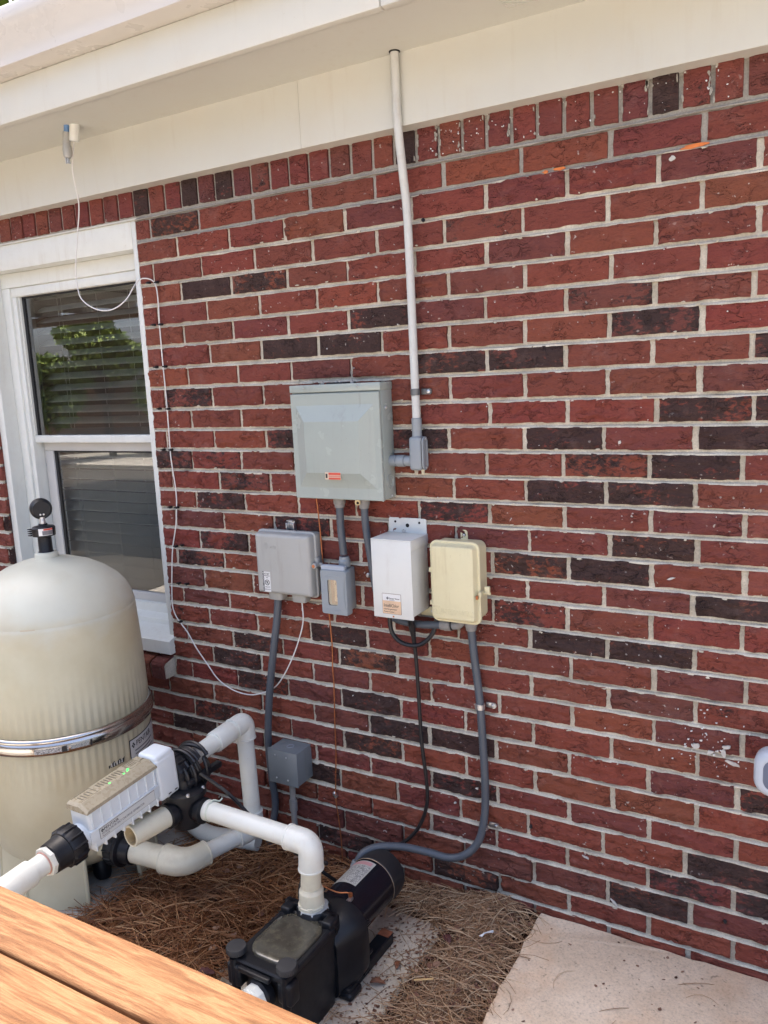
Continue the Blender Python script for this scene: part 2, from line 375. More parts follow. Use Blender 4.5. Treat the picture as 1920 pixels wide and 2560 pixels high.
def rrect(w, h, r, n=6):
    r = min(r, w / 2 - 1e-5, h / 2 - 1e-5); out = []
    for cx, cy, a0 in ((w / 2 - r, h / 2 - r, 0), (-w / 2 + r, h / 2 - r, 90), (-w / 2 + r, -h / 2 + r, 180), (w / 2 - r, -h / 2 + r, 270)):
        for k in range(n + 1):
            a = math.radians(a0 + 90 * k / n); out.append((cx + r * math.cos(a), cy + r * math.sin(a)))
    return out
def smooth_path(pts, step):
    P = [Vector(p) for p in pts]
    if len(P) == 2:
        n = max(2, int((P[1] - P[0]).length / step)); return [P[0].lerp(P[1], i / n) for i in range(n + 1)]
    out = []; Q = [P[0] * 2 - P[1]] + P + [P[-1] * 2 - P[-2]]
    for i in range(1, len(Q) - 2):
        n = max(1, int((Q[i + 1] - Q[i]).length / step))
        for k in range(n):
            t = k / n; a, b, c, d = Q[i - 1], Q[i], Q[i + 1], Q[i + 2]
            out.append(0.5 * ((2 * b) + (c - a) * t + (2 * a - 5 * b + 4 * c - d) * t * t + (3 * b - a - 3 * c + d) * t ** 3))
    out.append(P[-1]); return out
def finish(me, ang=35, smooth=True):
    if smooth and len(me.polygons):
        me.polygons.foreach_set('use_smooth', [True] * len(me.polygons))
        me.set_sharp_from_angle(angle=math.radians(ang))
    me.update()
def tag(o, label=None, cat=None, group=None, kind=None):
    if label: o['label'] = label
    if cat: o['category'] = cat
    if group: o['group'] = group
    if kind: o['kind'] = kind
    return o
def obj(name, b, mat, parent=None, ang=35, smooth=True, loc=None):
    """one mesh object; b is in world coordinates"""
    me = bpy.data.meshes.new(name)
    bm = b.bm
    bmesh.ops.recalc_face_normals(bm, faces=bm.faces)
    bm.to_mesh(me); bm.free()
    me.materials.append(M[mat] if isinstance(mat, str) else mat)
    o = bpy.data.objects.new(name, me); C.objects.link(o)
    off = OFF.get(parent.name, Vector()) if parent else Vector(loc or (0, 0, 0))
    if off.length: me.transform(Matrix.Translation(-off))
    if parent: o.parent = parent
    else: o.location = off
    OFF[o.name] = off.copy()
    finish(me, ang, smooth); return o
def thing(name, label, cat, loc, group=None):
    o = bpy.data.objects.new(name, None); C.objects.link(o); o.empty_display_size = 0.05
    o.location = loc; OFF[o.name] = Vector(loc)
    return tag(o, label, cat, group)
def raw(name, V, F, mat, parent=None, smooth=True, ang=35, shade=None):
    """mesh from numpy verts and equal-size faces"""
    V = np.asarray(V, dtype=np.float32); F = np.asarray(F, dtype=np.int32)
    me = bpy.data.meshes.new(name); k = F.shape[1]
    me.vertices.add(len(V)); me.vertices.foreach_set('co', V.ravel())
    me.loops.add(F.size); me.loops.foreach_set('vertex_index', F.ravel())
    me.polygons.add(len(F)); me.polygons.foreach_set('loop_start', np.arange(0, F.size, k, dtype=np.int32))
    me.update(calc_edges=True); me.validate()
    if shade is not None:
        at = me.attributes.new('shade', 'FLOAT', 'POINT'); at.data.foreach_set('value', np.asarray(shade, dtype=np.float32))
    me.materials.append(M[mat] if isinstance(mat, str) else mat)
    o = bpy.data.objects.new(name, me); C.objects.link(o)
    if parent: o.parent = parent
    OFF[o.name] = Vector(); finish(me, ang, smooth); return o
def frame(origin, x, y):
    x = Vector(x).normalized(); y = Vector(y).normalized(); z = x.cross(y)
    m4 = Matrix.Identity(4)
    for i in range(3): m4[i][0] = x[i]; m4[i][1] = y[i]; m4[i][2] = z[i]; m4[i][3] = origin[i]
    return m4
def wallframe(x, y, z): return frame((x, y, z), (1, 0, 0), (0, 0, 1))      # local z points to -Y, out of the wall
def text(name, body, size, M4, mat, parent, depth=0.0006, align='LEFT', xs=1.0, wrap=None, shear=0.0):
    cu = bpy.data.curves.new('text', 'FONT'); cu.body = body; cu.size = size; cu.extrude = depth; cu.align_x = align
    cu.align_y = 'CENTER'; cu.resolution_u = 2; cu.shear = shear
    t = bpy.data.objects.new('text_tmp', cu); C.objects.link(t)
    bpy.context.view_layer.update()
    dg = bpy.context.evaluated_depsgraph_get()
    me = bpy.data.meshes.new_from_object(t.evaluated_get(dg))
    bpy.data.objects.remove(t); bpy.data.curves.remove(cu)
    for v in me.vertices:
        p = Vector((v.co.x * xs, v.co.y, v.co.z))
        if wrap: p = wrap(p)
        else: p = M4 @ p
        v.co = p
    me.materials.clear(); me.materials.append(M[mat]); me.name = name
    off = OFF.get(parent.name, Vector()); me.transform(Matrix.Translation(-off))
    o = bpy.data.objects.new(name, me); C.objects.link(o); o.parent = parent; OFF[o.name] = off.copy(); me.update()
    return o
# ================================================================== THE SETTING: ground
def gh(x, y):
    h = 0.012 + 0.045 * math.exp(-(((x - 0.42) / 0.30) ** 2 + ((y + 0.52) / 0.34) ** 2)) + 0.035 * math.exp(-((x - 1.13) / 0.11) ** 2) * (0.4 + 0.6 * max(0, 1 + y / 0.9))
    h += 0.02 * max(0, 1 + y / 0.12) if y > -0.12 else 0
    return h
b = B()
b.quad((-60, -60, -0.03), (60, -60, -0.03), (60, 60, -0.03), (-60, 60, -0.03))
tag(obj('ground', b, 'soil', smooth=False), kind='structure')
nx, ny = 110, 56
V = []; F = []
for j in range(ny + 1):
    for i in range(nx + 1):
        x = -1.6 + 3.0 * i / nx; y = -1.28 + 1.278 * j / ny
        zz = gh(x, y) - 0.014 + 0.010 * noise.noise((x * 22, y * 22, 0))
        for (ax0, ax1, ay0, ay1) in ((0.575, 0.985, -0.80, -0.165), (-0.64, 0.07, -0.9, -0.09)):
            dd = min(x - ax0, ax1 - x, y - ay0, ay1 - y)
            if dd > -0.03: zz = min(zz, -0.012 if dd > 0 else 0.004)
        V.append((x, y, zz))
for j in range(ny):
    for i in range(nx):
        a = j * (nx + 1) + i; F.append((a, a + 1, a + nx + 2, a + nx + 1))
tag(raw('mulch_bed', V, F, 'soil'), kind='structure')
def rough_slab(name, x0, x1, y0, y1, z0, z1, mat, jit=0.006, step=0.05, corner=0.02, smooth=True):
    """broken-edged concrete slab: outline walked and jittered, top edge worn"""
    pts = []
    def edge(a, b_):
        n = max(2, int((Vector(b_) - Vector(a)).length / step))
        for k in range(n): pts.append(Vector(a).lerp(Vector(b_), k / n))
    edge((x0, y0, 0), (x1, y0, 0)); edge((x1, y0, 0), (x1, y1, 0)); edge((x1, y1, 0), (x0, y1, 0)); edge((x0, y1, 0), (x0, y0, 0))
    c = Vector(((x0 + x1) / 2, (y0 + y1) / 2, 0)); b = B(); rings = []
    J = [random.uniform(-jit, jit) for _ in pts]; K = [random.uniform(0.3, 1) for _ in pts]
    for z, ins in ((z0, 0.0), (z1 - 0.012, 0.0), (z1 - 0.003, 0.004), (z1, 0.012)):
        ring = []
        for p, j, k in zip(pts, J, K):
            d = (c - p).normalized()
            q = p + d * (j + ins * k); ring.append((q.x, q.y, z))
        rings.append(ring)
    b.loft(rings); return tag(obj(name, b, mat, ang=50), kind='structure')
rough_slab('concrete_slab', 1.236, 3.6, -1.22, -0.004, -0.06, 0.042, 'slab', jit=0.0045, step=0.03)
rough_slab('paver', 0.545, 1.012, -0.78, -0.135, -0.05, 0.014, 'paver')
rough_slab('filter_pad', -0.62, 0.10, -0.86, -0.06, -0.05, 0.016, 'pad', jit=0.015)
b = B(); b.box((-2.6, -16, -0.05), (14, -1.30, 0.006)); b.box((-16, -16, -0.05), (-2.6, -9.0, 0.006)); tag(obj('patio', b, 'patio', smooth=False), kind='structure')
b = B(); b.box((-16, -8.996, -0.05), (-2.604, -1.30, 0.012)); tag(obj('added_dark_floor', b, simple('added_floor_dark', (0.05, 0.04, 0.03), 0.7, var=0.3, scale=12), smooth=False), kind='structure')  # unseen dark floor, added to darken what the lower pane reflects
# ================================================================== HOUSE
house = thing('brick_house', 'red brick house wall with cream eave above the pool equipment', 'house', (0, 0, 0))
ROW, PB, ZT = 0.0657268, 0.1016, 2.04
DX = [0, 0, 8, -3, 4, 1, 0, 0, 1, -4, 5, -9, -9, -4, -5, 1, -1, -9, 1, 0, 9, 4, 8, 9, 0, 9, 0, -13, -4, 1, 0, 0, 0, 0]
DZ = [0, 0, -2, -4, -2, -2, 0, -1, 1, -2, -1, 0, -1, 0, 2, 3, 1, 6, 0, 5, 4, 5, 4, 2, 1, -2, 1, -5, -3, -8, -4, 0, 0, 0]
DARK = {(1, 0): .8, (2, -1): .5, (2, 3): .5, (3, 10): .6, (4, 1): 1, (4, 3): .8, (6, 7): .9, (6, 9): .4, (6, 13): .6, (7, 4): .9, (7, 6): .9, (7, 14): .8, (8, 9): .8, (8, 11): .9, (8, 17): .8, (9, 0): .8, (10, 15): .8, (10, 17): 1, (11, 4): .8, (11, 8): .8, (11, 12): .9, (11, 16): 1, (12, -1): .8, (12, 1): .6, (12, 13): .8, (12, 15): .9, (13, 2): .7, (13, 12): .9, (13, 14): .9, (14, 1): .8, (14, 9): .8, (14, 17): .4, (15, 4): .8, (15, 14): .9, (16, 1): .8, (16, 11): .8, (16, 13): .9, (17, 0): .7, (17, 16): 1, (18, 11): .7, (19, 12): 1, (19, 14): .9, (20, -1): .6, (20, 5): .9, (20, 15): .4, (21, 2): .8, (21, 6): .8, (21, 16): .5, (22, 1): .8, (23, 2): .8, (23, 6): .9, (24, 7): 1, (24, 9): 1, (24, 17): .9, (25, 0): .8, (25, 6): .8, (26, -1): 1, (26, 9): .9, (27, 4): .9, (27, 10): .5, (27, 16): .9, (28, 15): .7, (28, 17): .9, (29, 14): .9, (30, 5): .8, (30, 9): .8}
bedz = [ZT - k * ROW + DZ[min(k, 33)] / 1000 for k in range(34)]      # centre of the bed joint under course k
NROW = 32
WX0, WX1 = -0.885, -0.060            # window opening
JOINT = 0.0115
rb = random.Random(5)
def proud(row, x):                    # the footing courses step forward left of the slab
    if row >= 29 and x < 1.16: return 0.012
    if row >= 28 and x < 0.95: return 0.006
    return 0.0
bricks = []                           # (x0, x1, z0, z1, row, h, yoff)
for row in range(1, NROW + 1):
    z1 = bedz[row - 1] - JOINT / 2; z0 = bedz[row] + JOINT / 2
    par = 0 if row % 2 else 1
    js = []
    for h in range(-40 + par, 42, 2):
        js.append((h, h * PB + DX[row] / 1000 + rb.uniform(-0.003, 0.003)))
    for (h, xa), (_, xb) in zip(js[:-1], js[1:]):
        ha = JOINT / 2 + rb.uniform(-0.0012, 0.0022); hb = JOINT / 2 + rb.uniform(-0.0012, 0.0022)
        x0, x1 = xa + ha, xb - hb
        if x1 < -3.2 or x0 > 3.6: continue
        if row <= 23:
            spans = [(x0, x1)]
            if x1 <= WX0 or x0 >= WX1: pass
            else:
                spans = []
                if x0 < WX0 - 0.012: spans.append((x0, WX0))
                if x1 > WX1 + 0.012: spans.append((max(x0, WX1), x1))
        else: spans = [(x0, x1)]
        for a, c in spans:
            bricks.append((a, c, z0 + rb.uniform(-0.001, 0.001), z1 + rb.uniform(-0.001, 0.001), row, h, proud(row, (a + c) / 2)))
# rowlock course under the eave
rl = [-0.061 + 0.0672 * i for i in range(-34, 14)]
while rl[-1] < 3.6: rl.append(rl[-1] + 0.0635)
rowlocks = [(a + 0.0052, c - 0.0052, 2.052, 2.136) for a, c in zip(rl[:-1], rl[1:])]
# --- mortar core of the wall
b = B()
def wallq(x0, x1, z0, z1, y=0.0060): b.quad((x0, y, z0), (x1, y, z0), (x1, y, z1), (x0, y, z1))
wallq(-3.4, WX0, -0.1, 2.16); wallq(WX1, 3.8, -0.1, 2.16); wallq(WX0, WX1, -0.1, 0.60); wallq(WX0, WX1, 2.046, 2.16)
# bed joints: weathered profile, deeper under the brick above, out at the brick below
def bed(zc, x0, x1, y_off=0.0):
    n = int((x1 - x0) / 0.012); rows_ = []
    for i in range(n + 1):
        x = x0 + (x1 - x0) * i / n
        a = noise.noise((x * 40, zc * 70, 1.3)); a2 = noise.noise((x * 9, zc * 50, 4.0)); a3 = noise.noise((x * 90, zc * 31, 9.0))
        up = zc + JOINT / 2 + 0.002; lo = zc - JOINT / 2 - 0.0014 * (a + 0.6) - 0.0040 * max(0, a3 - 0.20) - 0.008 * max(0, a2 - 0.32)
        yo = -0.0008 - 0.0022 * (a2 + 0.4) - y_off
        rows_.append(((x, 0.0090 - y_off * 0.6, up), (x, 0.0088 - y_off, zc + 0.0006 + 0.0008 * a), (x, yo + 0.0010, zc - 0.0036 + 0.0008 * a), (x, yo, lo), (x, 0.006 - y_off, lo - 0.0008)))
    vs = [[b.bm.verts.new(p) for p in r] for r in rows_]
    for p, q in zip(vs[:-1], vs[1:]):
        for k in range(4): b.bm.faces.new((p[k], p[k + 1], q[k + 1], q[k]))
for k in range(0, NROW + 1):
    zc = bedz[k]
    if k == 0: zc = 2.0455
    if k <= 22:
        bed(zc, -3.3, WX0 - 0.002); bed(zc, WX1 + 0.001, 3.7)
    elif k < 28: bed(zc, -3.3, 3.7)
    else:
        bed(zc, -3.3, 1.12, 0.007 if k >= 29 else 0.003); bed(zc, 1.12, 3.7)
bed(2.139, -3.3, 3.7)
# fat mortar behind the proud footing courses
b.box((-3.3, 0.0005, -0.1), (1.06, 0.006, bedz[28] - 0.004))
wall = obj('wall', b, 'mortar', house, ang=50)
# --- brick shapes (unit length / height, depth in metres), shared by many bricks
def brick_mesh(seed, nx_, nz_, rough_, wob, led=0.0):
    V = []; F = []; rs = random.Random(seed)
    o1 = rs.uniform(0, 99)
    for j in range(nz_ + 1):
        for i in range(nx_ + 1):
            u = i / nx_ - 0.5; v = j / nz_ - 0.5
            ex = 1 if i in (0, nx_) else 0; ez = 1 if j in (0, nz_) else 0
            du = 0.5 * wob * noise.noise((o1, v * 6, 3)) * ex + (rs.uniform(-.3, .3) / nx_ if not ex else 0)
            dv = wob * 1.9 * noise.noise((u * 9, o1, 7)) * ez + (rs.uniform(-.3, .3) / nz_ if not ez else 0)
            lg = 0.0
            if led:
                ph = v * led + 1.1 * noise.noise((u * 3.2 + o1, v * 1.3, 21)) + 0.45 * noise.noise((u * 11 + o1, v * 3, 25))
                lg = (1 - (ph - math.floor(ph))) * max(0.0, noise.noise((u * 2.3 + o1, v * 2.2, 31)) + 0.22) * 0.0105
            y = lg + rough_ * (noise.noise((u * 5 + o1, v * 3.4, 0)) * 0.8 + noise.noise((u * 14 + o1, v * 8, 5)) * 0.6 - abs(noise.noise((u * 4 + o1, v * 6, 11))) * 0.9)
            y = -y + (0.0022 if (ex or ez) else 0.0) - 0.0015
            V.append((u + du, y, v + dv))
    n = nx_ + 1
    for j in range(nz_):
        for i in range(nx_): F.append((j * n + i, j * n + i + 1, (j + 1) * n + i + 1, (j + 1) * n + i))
    per = [i for i in range(n)] + [j * n + nx_ for j in range(1, nz_ + 1)] + [nz_ * n + i for i in range(nx_ - 1, -1, -1)] + [j * n for j in range(nz_ - 1, 0, -1)]
    base = len(V)
    for q in per: V.append((V[q][0], 0.022, V[q][2]))
    L = len(per)
    for k in range(L): F.append((per[(k + 1) % L], per[k], base + k, base + (k + 1) % L))
    return V, F
def mk(V, F, name):
    me = bpy.data.meshes.new(name); me.from_pydata(V, [], F); me.materials.append(M['brick']); finish(me, 70); return me
SHAPE = {'smooth': [brick_mesh(s, 16, 5, 0.0020, 0.024) for s in range(10)], 'rough': [brick_mesh(40 + s, 26, 10, 0.0040, 0.026, 1.6 + (s % 3) * 0.5) for s in range(16)], 'rowlock': [brick_mesh(80 + s, 5, 7, 0.0018, 0.022) for s in range(6)]}
MESH = {k: [mk(V, F, 'brick_' + k) for V, F in L] for k, L in SHAPE.items()}
def px(p):
    d = Vector(p) - CAM; z = d.dot(FWD)
    return 960 + 1991.1 * d.dot(RIGHT) / z, 1280 - 1991.1 * d.dot(UP) / z
def seen(x0, x1, z0, z1):
    pts = [px((x, 0, z)) for x, z in ((x0, z0), (x1, z0), (x1, z1), (x0, z1))]
    xs = [min(max(p[0], 0), 1920) for p in pts]; ys = [min(max(p[1], 0), 2560) for p in pts]
    return max(0, max(xs) - min(xs)) * max(0, (sum(ys[2:]) - sum(ys[:2])) / -2)
def tone(r, warm=0.0):
    k = r.random() + warm * 0.45
    if k < 0.62: c = (0.182 + r.uniform(-.018, .025), 0.046 + r.uniform(-.005, .007), 0.034)
    elif k < 0.82: c = (0.148 + r.uniform(-.018, .018), 0.043 + r.uniform(-.004, .005), 0.037)
    else: c = (0.212 + r.uniform(-.018, .025), 0.057 + r.uniform(-.006, .008), 0.035)
    return c
rt = random.Random(21)
hidden = [(0.56, 0.83, 1.2, 1.49), (-0.45, 0.05, 0.0, 0.55)]
cand = []
for q in bricks:
    x0, x1, z0, z1, row, h, yo = q
    a = seen(x0, x1, z0, z1)
    if any(x0 > hx0 and x1 < hx1 and z0 > hz0 and z1 < hz1 for hx0, hx1, hz0, hz1 in hidden): a *= 0.02
    dk = DARK.get((row, h), None)
    if dk is None:
        dk = rt.uniform(0.05, 0.32) if rt.random() < 0.8 else rt.uniform(0.3, 0.45)
        if (x0 > 1.85 or x0 < -0.9) and rt.random() < 0.2: dk = 0.9
    cand.append((a, q, dk, tone(rt, min(1, max(0, (row - 14) / 12))), rt.random()))
cand.sort(key=lambda t: -t[0])
rest = []
for n_, (a, q, dk, c, rv) in enumerate(cand):
    x0, x1, z0, z1, row, h, yo = q
    kind = 'rough' if (row > 8 or rv < 0.12) else 'smooth'
    if n_ < 300 and a > 5:
        me = MESH[kind][int(rv * 997) % len(MESH[kind])]
        o = bpy.data.objects.new('brick', me); C.objects.link(o); o.parent = wall
        o.location = ((x0 + x1) / 2, -yo - 0.001 + (rv - 0.5) * 0.003, (z0 + z1) / 2); o.scale = (x1 - x0, 1, z1 - z0)
        if int(rv * 1e4) % 2: o.rotation_euler = (0, PI, 0)
        o.color = (*c, dk)
    else: rest.append((x0, x1, z0, z1, yo, kind, dk, rv))
rd = random.Random(3)
for (x0, x1, z0, z1) in rowlocks:
    if seen(x0, x1, z0, z1) > 30:
        o = bpy.data.objects.new('rowlock_brick', rd.choice(MESH['rowlock'])); C.objects.link(o); o.parent = wall
        o.location = ((x0 + x1) / 2, -0.002 + rd.uniform(-.002, .002), (z0 + z1) / 2 + rd.uniform(-.001, .001)); o.scale = (x1 - x0, 1, z1 - z0)
        o.rotation_euler = (0, rd.uniform(-0.012, 0.012), 0)
        xm = (x0 + x1) / 2
        dk = 0.95 if any(abs(xm - t) < 0.034 for t in (-0.03, 0.165, 0.30, 0.905, 1.545)) else (0.6 if any(abs(xm - t) < 0.034 for t in (0.10, 0.435, 1.61, -0.385)) else rd.uniform(0.05, 0.3))
        c = tone(rd); o.color = (c[0] * 0.85, c[1] * 0.9, c[2] * 1.1, dk)
    else: rest.append((x0, x1, z0, z1, 0.0, 'rowlock', 0.2, rd.random()))
def joined(name, items, dark):
    V = []; F = []
    for (x0, x1, z0, z1, yo, kind, dk, rv) in items:
        L = SHAPE[kind]; v, f = L[int(rv * 997) % len(L)]; o = len(V)
        V += [((x0 + x1) / 2 + p[0] * (x1 - x0), p[1] - yo, (z0 + z1) / 2 + p[2] * (z1 - z0)) for p in v]
        F += [tuple(i + o for i in q) for q in f]
    o = raw(name, V, F, 'brick', wall, ang=50); o.color = (0.22, 0.062, 0.045, dark); tag(o, kind='stuff')
joined('outer_bricks', [t for t in rest if t[6] < 0.5], 0.25)
joined('outer_dark_bricks', [t for t in rest if t[6] >= 0.5], 0.9)
# window sill: sloping rowlock bricks
for i in range(13):
    x0 = WX1 - 0.006 - (i + 1) * 0.0655; x1 = x0 + 0.0555
    b = B(); f = [(-0.046, 0.527), (-0.050, 0.578), (-0.044, 0.588), (0.02, 0.606), (0.03, 0.527)]
    b.loft([[(x0, y, z) for y, z in f], [(x0 + 0.003, y, z + 0.001) for y, z in f], [(x1 - 0.003, y, z + 0.001) for y, z in f], [(x1, y, z) for y, z in f]])
    o = obj('sill_brick', b, 'brick', wall, ang=25); c = tone(rd); o.color = (*c, rd.choice((0.1, 0.2, 0.55)))
b = B(); f = [(-0.040, 0.530), (-0.043, 0.574), (-0.036, 0.582), (0.02, 0.599), (0.03, 0.530)]
b.loft([[(WX0 + 0.004, y, z) for y, z in f], [(WX1 - 0.012, y, z) for y, z in f]]); obj('sill_mortar', b, 'mortar', wall)
# steel lintel over the window
b = B(); b.box((WX0 - 0.05, 0.004, 2.0425), (WX1 + 0.004, 0.075, 2.0475)); obj('lintel', b, 'trim', house)
# orange spray marks and mortar smears on the wall face
def blot(cx, cz, w_, h_, mat, name, y=-0.0075, seed=0, n=14, rot=0.0):
    rs = random.Random(seed); b = B(); P = []
    for k in range(n):
        a = 2 * PI * k / n; r = rs.uniform(0.6, 1.1)
        ux, uz = math.cos(a) * r * w_ / 2, math.sin(a) * r * h_ / 2
        P.append((cx + ux * math.cos(rot) - uz * math.sin(rot), cz + ux * math.sin(rot) + uz * math.cos(rot)))
    b.loft([[(x, y + 0.004, z) for x, z in P], [(x, y, z) for x, z in P]]); return obj(name, b, mat, wall, smooth=False)
blot(1.276, 1.9715, 0.016, 0.008, 'orangepaint', 'paint_mark', -0.0028, 3); blot(1.312, 1.9735, 0.034, 0.009, 'orangepaint', 'paint_mark', -0.0028, 4); blot(1.605, 1.972, 0.065, 0.009, 'orangepaint', 'paint_mark', -0.0028, 5, rot=0.02)
for k, (x, z, w_, h_, rot) in enumerate(((1.560, 1.953, 0.014, 0.012, 0), (1.695, 0.606, 0.012, 0.024, 0.3), (1.664, 0.603, 0.016, 0.010, 0.4), (1.712, 0.585, 0.036, 0.011, -0.3), (1.632, 0.612, 0.020, 0.015, 0.5), (1.70, 0.622, 0.022, 0.010, 0.2), (1.44, 0.136, 0.028, 0.007, -0.7), (1.365, 0.245, 0.02, 0.005, -0.3), (1.06, 0.37, 0.012, 0.006, 0), (1.45, 1.34, 0.008, 0.01, 0), (0.86, 1.095, 0.012, 0.010, 0), (0.99, 0.31, 0.011, 0.006, 0.3), (1.57, 1.02, 0.022, 0.005, 0.4))):
    blot(x, z, w_, h_, 'lime', 'mortar_smear', -0.0082, 20 + k, 11, rot)
rsp = random.Random(77); b = B()
def splat(x, z, w_, h_, y):
    n = 8; P = []
    for k in range(n):
        a = 2 * PI * k / n; r = rsp.uniform(0.45, 1.15); P.append((x + math.cos(a) * r * w_ / 2, z + math.sin(a) * r * h_ / 2))
    b.loft([[(px_, y + 0.004, pz) for px_, pz in P], [(px_, y, pz) for px_, pz in P]])
for _ in range(420):
    row = rsp.randint(1, 29); x = rsp.uniform(-0.03, 2.1); up = rsp.random() < 0.6
    z = bedz[row] + (-JOINT / 2 if up else JOINT / 2) + rsp.uniform(-0.003, 0.003)
    splat(x, z, rsp.uniform(0.003, 0.016), rsp.uniform(0.002, 0.007), -0.0042 - proud(row, x) * 0.8)
for _ in range(60):
    i_ = rsp.choice([q for q in rl if 0.9 < q < 1.8]); splat(i_ + rsp.choice((-1, 1)) * rsp.uniform(0.003, 0.008), rsp.uniform(2.055, 2.13), rsp.uniform(0.003, 0.009), rsp.uniform(0.005, 0.022), -0.0046)
tag(obj('mortar_splatter', b, 'mortar', wall, smooth=False), kind='stuff')
b = B()
for _ in range(70): splat(rsp.uniform(0.95, 1.85), rsp.uniform(2.055, 2.13), rsp.uniform(0.0015, 0.005), rsp.uniform(0.0015, 0.005), -0.0052)
for _ in range(60): splat(rsp.gauss(1.66, 0.06), rsp.gauss(0.62, 0.04), rsp.uniform(0.0015, 0.007), rsp.uniform(0.0015, 0.005), -0.0075)
for _ in range(90): splat(rsp.uniform(0.6, 1.8), rsp.uniform(0.2, 1.9), rsp.uniform(0.001, 0.004), rsp.uniform(0.001, 0.004), -0.0065)
tag(obj('paint_flecks', b, 'scrap', wall, smooth=False), kind='stuff')
# ---- eave, gutter, roof
XL, XR = -3.4, 3.8
for k, (x0, x1) in enumerate(((XL, 0.6226), (0.6230, XR))):
    b = B(); b.box((x0, -0.048, 2.1255), (x1, 0.03, 2.30), 0.0008, 1); obj('frieze_board', b, 'trim', house)
b = B(); b.box((XL, -0.300, 2.294), (XR, 0.05, 2.306)); obj('soffit', b, 'trim', house)
b = B()
for (x0, x1) in ((XL, 1.02), (1.022, XR)): b.box((x0, -0.306, 2.284), (x1, -0.280, 2.392), 0.003, 2)
obj('fascia_board', b, 'trim', house)
b = B(); prof = [(-0.300, 2.3925), (-0.366, 2.3925), (-0.371, 2.396), (-0.372, 2.412), (-0.376, 2.428), (-0.392, 2.470), (-0.401, 2.486), (-0.402, 2.515), (-0.398, 2.522), (-0.386, 2.521), (-0.386, 2.512), (-0.396, 2.511), (-0.395, 2.490), (-0.384, 2.470), (-0.364, 2.402), (-0.304, 2.400), (-0.304, 2.520), (-0.298, 2.520)]
b.loft([[(XL, y, z) for y, z in prof], [(XR, y, z) for y, z in prof]]); obj('gutter', b, 'gutter', house, ang=50)
b = B()
b.loft([[(x, y, z) for y, z in ((-0.345, 2.524), (2.2, 3.44), (4.75, 2.524), (4.75, 2.49), (2.2, 3.40), (-0.30, 2.492))] for x in (XL, XR + 0.3)]); obj('roof', b, 'shingle', house, smooth=False)
# soffit vent at the upper right
b = B(); b.box((1.225, -0.185, 2.2915), (1.50, -0.115, 2.295)); vent = obj('soffit_vent', b, 'trim', house)
b = B()
for k in range(7): b.box((1.235, -0.180 + k * 0.009, 2.2895), (1.49, -0.176 + k * 0.009, 2.2918))
obj('louver', b, 'trim', vent)
# room behind the window
b = B()
def rq(*p): b.quad(*p)
X0, X1, Y0, Y1, Z0_, Z1_ = -3.0, 1.4, 0.17, 4.0, 0.1, 2.35
rq((X0, Y0, Z0_), (X1, Y0, Z0_), (X1, Y1, Z0_), (X0, Y1, Z0_)); rq((X0, Y0, Z1_), (X1, Y0, Z1_), (X1, Y1, Z1_), (X0, Y1, Z1_))
rq((X1, Y0, Z0_), (X1, Y1, Z0_), (X1, Y1, Z1_), (X1, Y0, Z1_)); rq((X0, Y0, Z0_), (X0, Y1, Z0_), (X0, Y1, Z1_), (X0, Y0, Z1_))
for (xa, xb, za, zb) in ((X0, WX0, Z0_, Z1_), (WX1, X1, Z0_, Z1_), (WX0, WX1, Z0_, 0.7), (WX0, WX1, 2.0, Z1_)): rq((xa, Y0, za), (xb, Y0, za), (xb, Y0, zb), (xa, Y0, zb))
for (xa, xb, za, zb) in ((X0, -2.6, Z0_, Z1_), (-0.9, X1, Z0_, Z1_), (-2.6, -0.9, Z0_, 0.5), (-2.6, -0.9, 2.0, Z1_)): rq((xa, Y1, za), (xb, Y1, za), (xb, Y1, zb), (xa, Y1, zb))
obj('room_shell', b, 'room', house, smooth=False)
# ---- window: part of the house
win = B()
win.box((WX0, 0.012, 0.66), (WX0 + 0.035, 0.165, 2.043), 0.003); win.box((WX1 - 0.033, 0.012, 0.66), (WX1, 0.165, 2.043), 0.003)
win.box((WX0 + 0.035, 0.012, 1.957), (WX1 - 0.033, 0.165, 2.043), 0.003)
window = obj('window', win, 'winwhite', house)
b = B(); L_, R_ = WX0 + 0.035, WX1 - 0.033
b.box((L_, 0.066, 1.905), (R_, 0.15, 1.957), 0.004); b.box((L_, 0.074, 1.872), (R_, 0.15, 1.905), 0.004)
b.box((L_, 0.066, 0.74), (L_ + 0.045, 0.15, 1.905), 0.004); b.box((R_ - 0.045, 0.066, 0.74), (R_, 0.15, 1.905), 0.004)
b.box((L_ + 0.045, 0.074, 0.74), (L_ + 0.068, 0.15, 1.872), 0.003); b.box((R_ - 0.068, 0.074, 0.74), (R_ - 0.045, 0.15, 1.872), 0.003)
obj('frame', b, 'winwhite', window)
b = B(); b.box((L_ + 0.036, 0.082, 1.878), (R_ - 0.036, 0.084, 1.903), 0.001); obj('head_strip', b, simple('aged_strip', (0.50, 0.44, 0.31), 0.6, var=0.2, scale=25), window)
GL, GR = L_ + 0.074, R_ - 0.074
b = B(); b.box((GL - 0.006, 0.084, 1.330), (GR + 0.006, 0.112, 1.358), 0.003); b.box((GL - 0.006, 0.084, 1.358), (GL, 0.112, 1.872), 0.001); b.box((GR, 0.084, 1.358), (GR + 0.006, 0.112, 1.872), 0.001)
obj('upper_sash', b, 'winwhite', window)
b = B(); b.box((GL, 0.094, 1.358), (GL + 0.012, 0.104, 1.872)); b.box((GL, 0.094, 1.866), (GR, 0.104, 1.872)); obj('gasket', b, 'blackrubber', window)
pane('pane', (GL + 0.002, 0.098, 1.356), (GR - 0.001, 0.102, 1.871), window)
b = B()
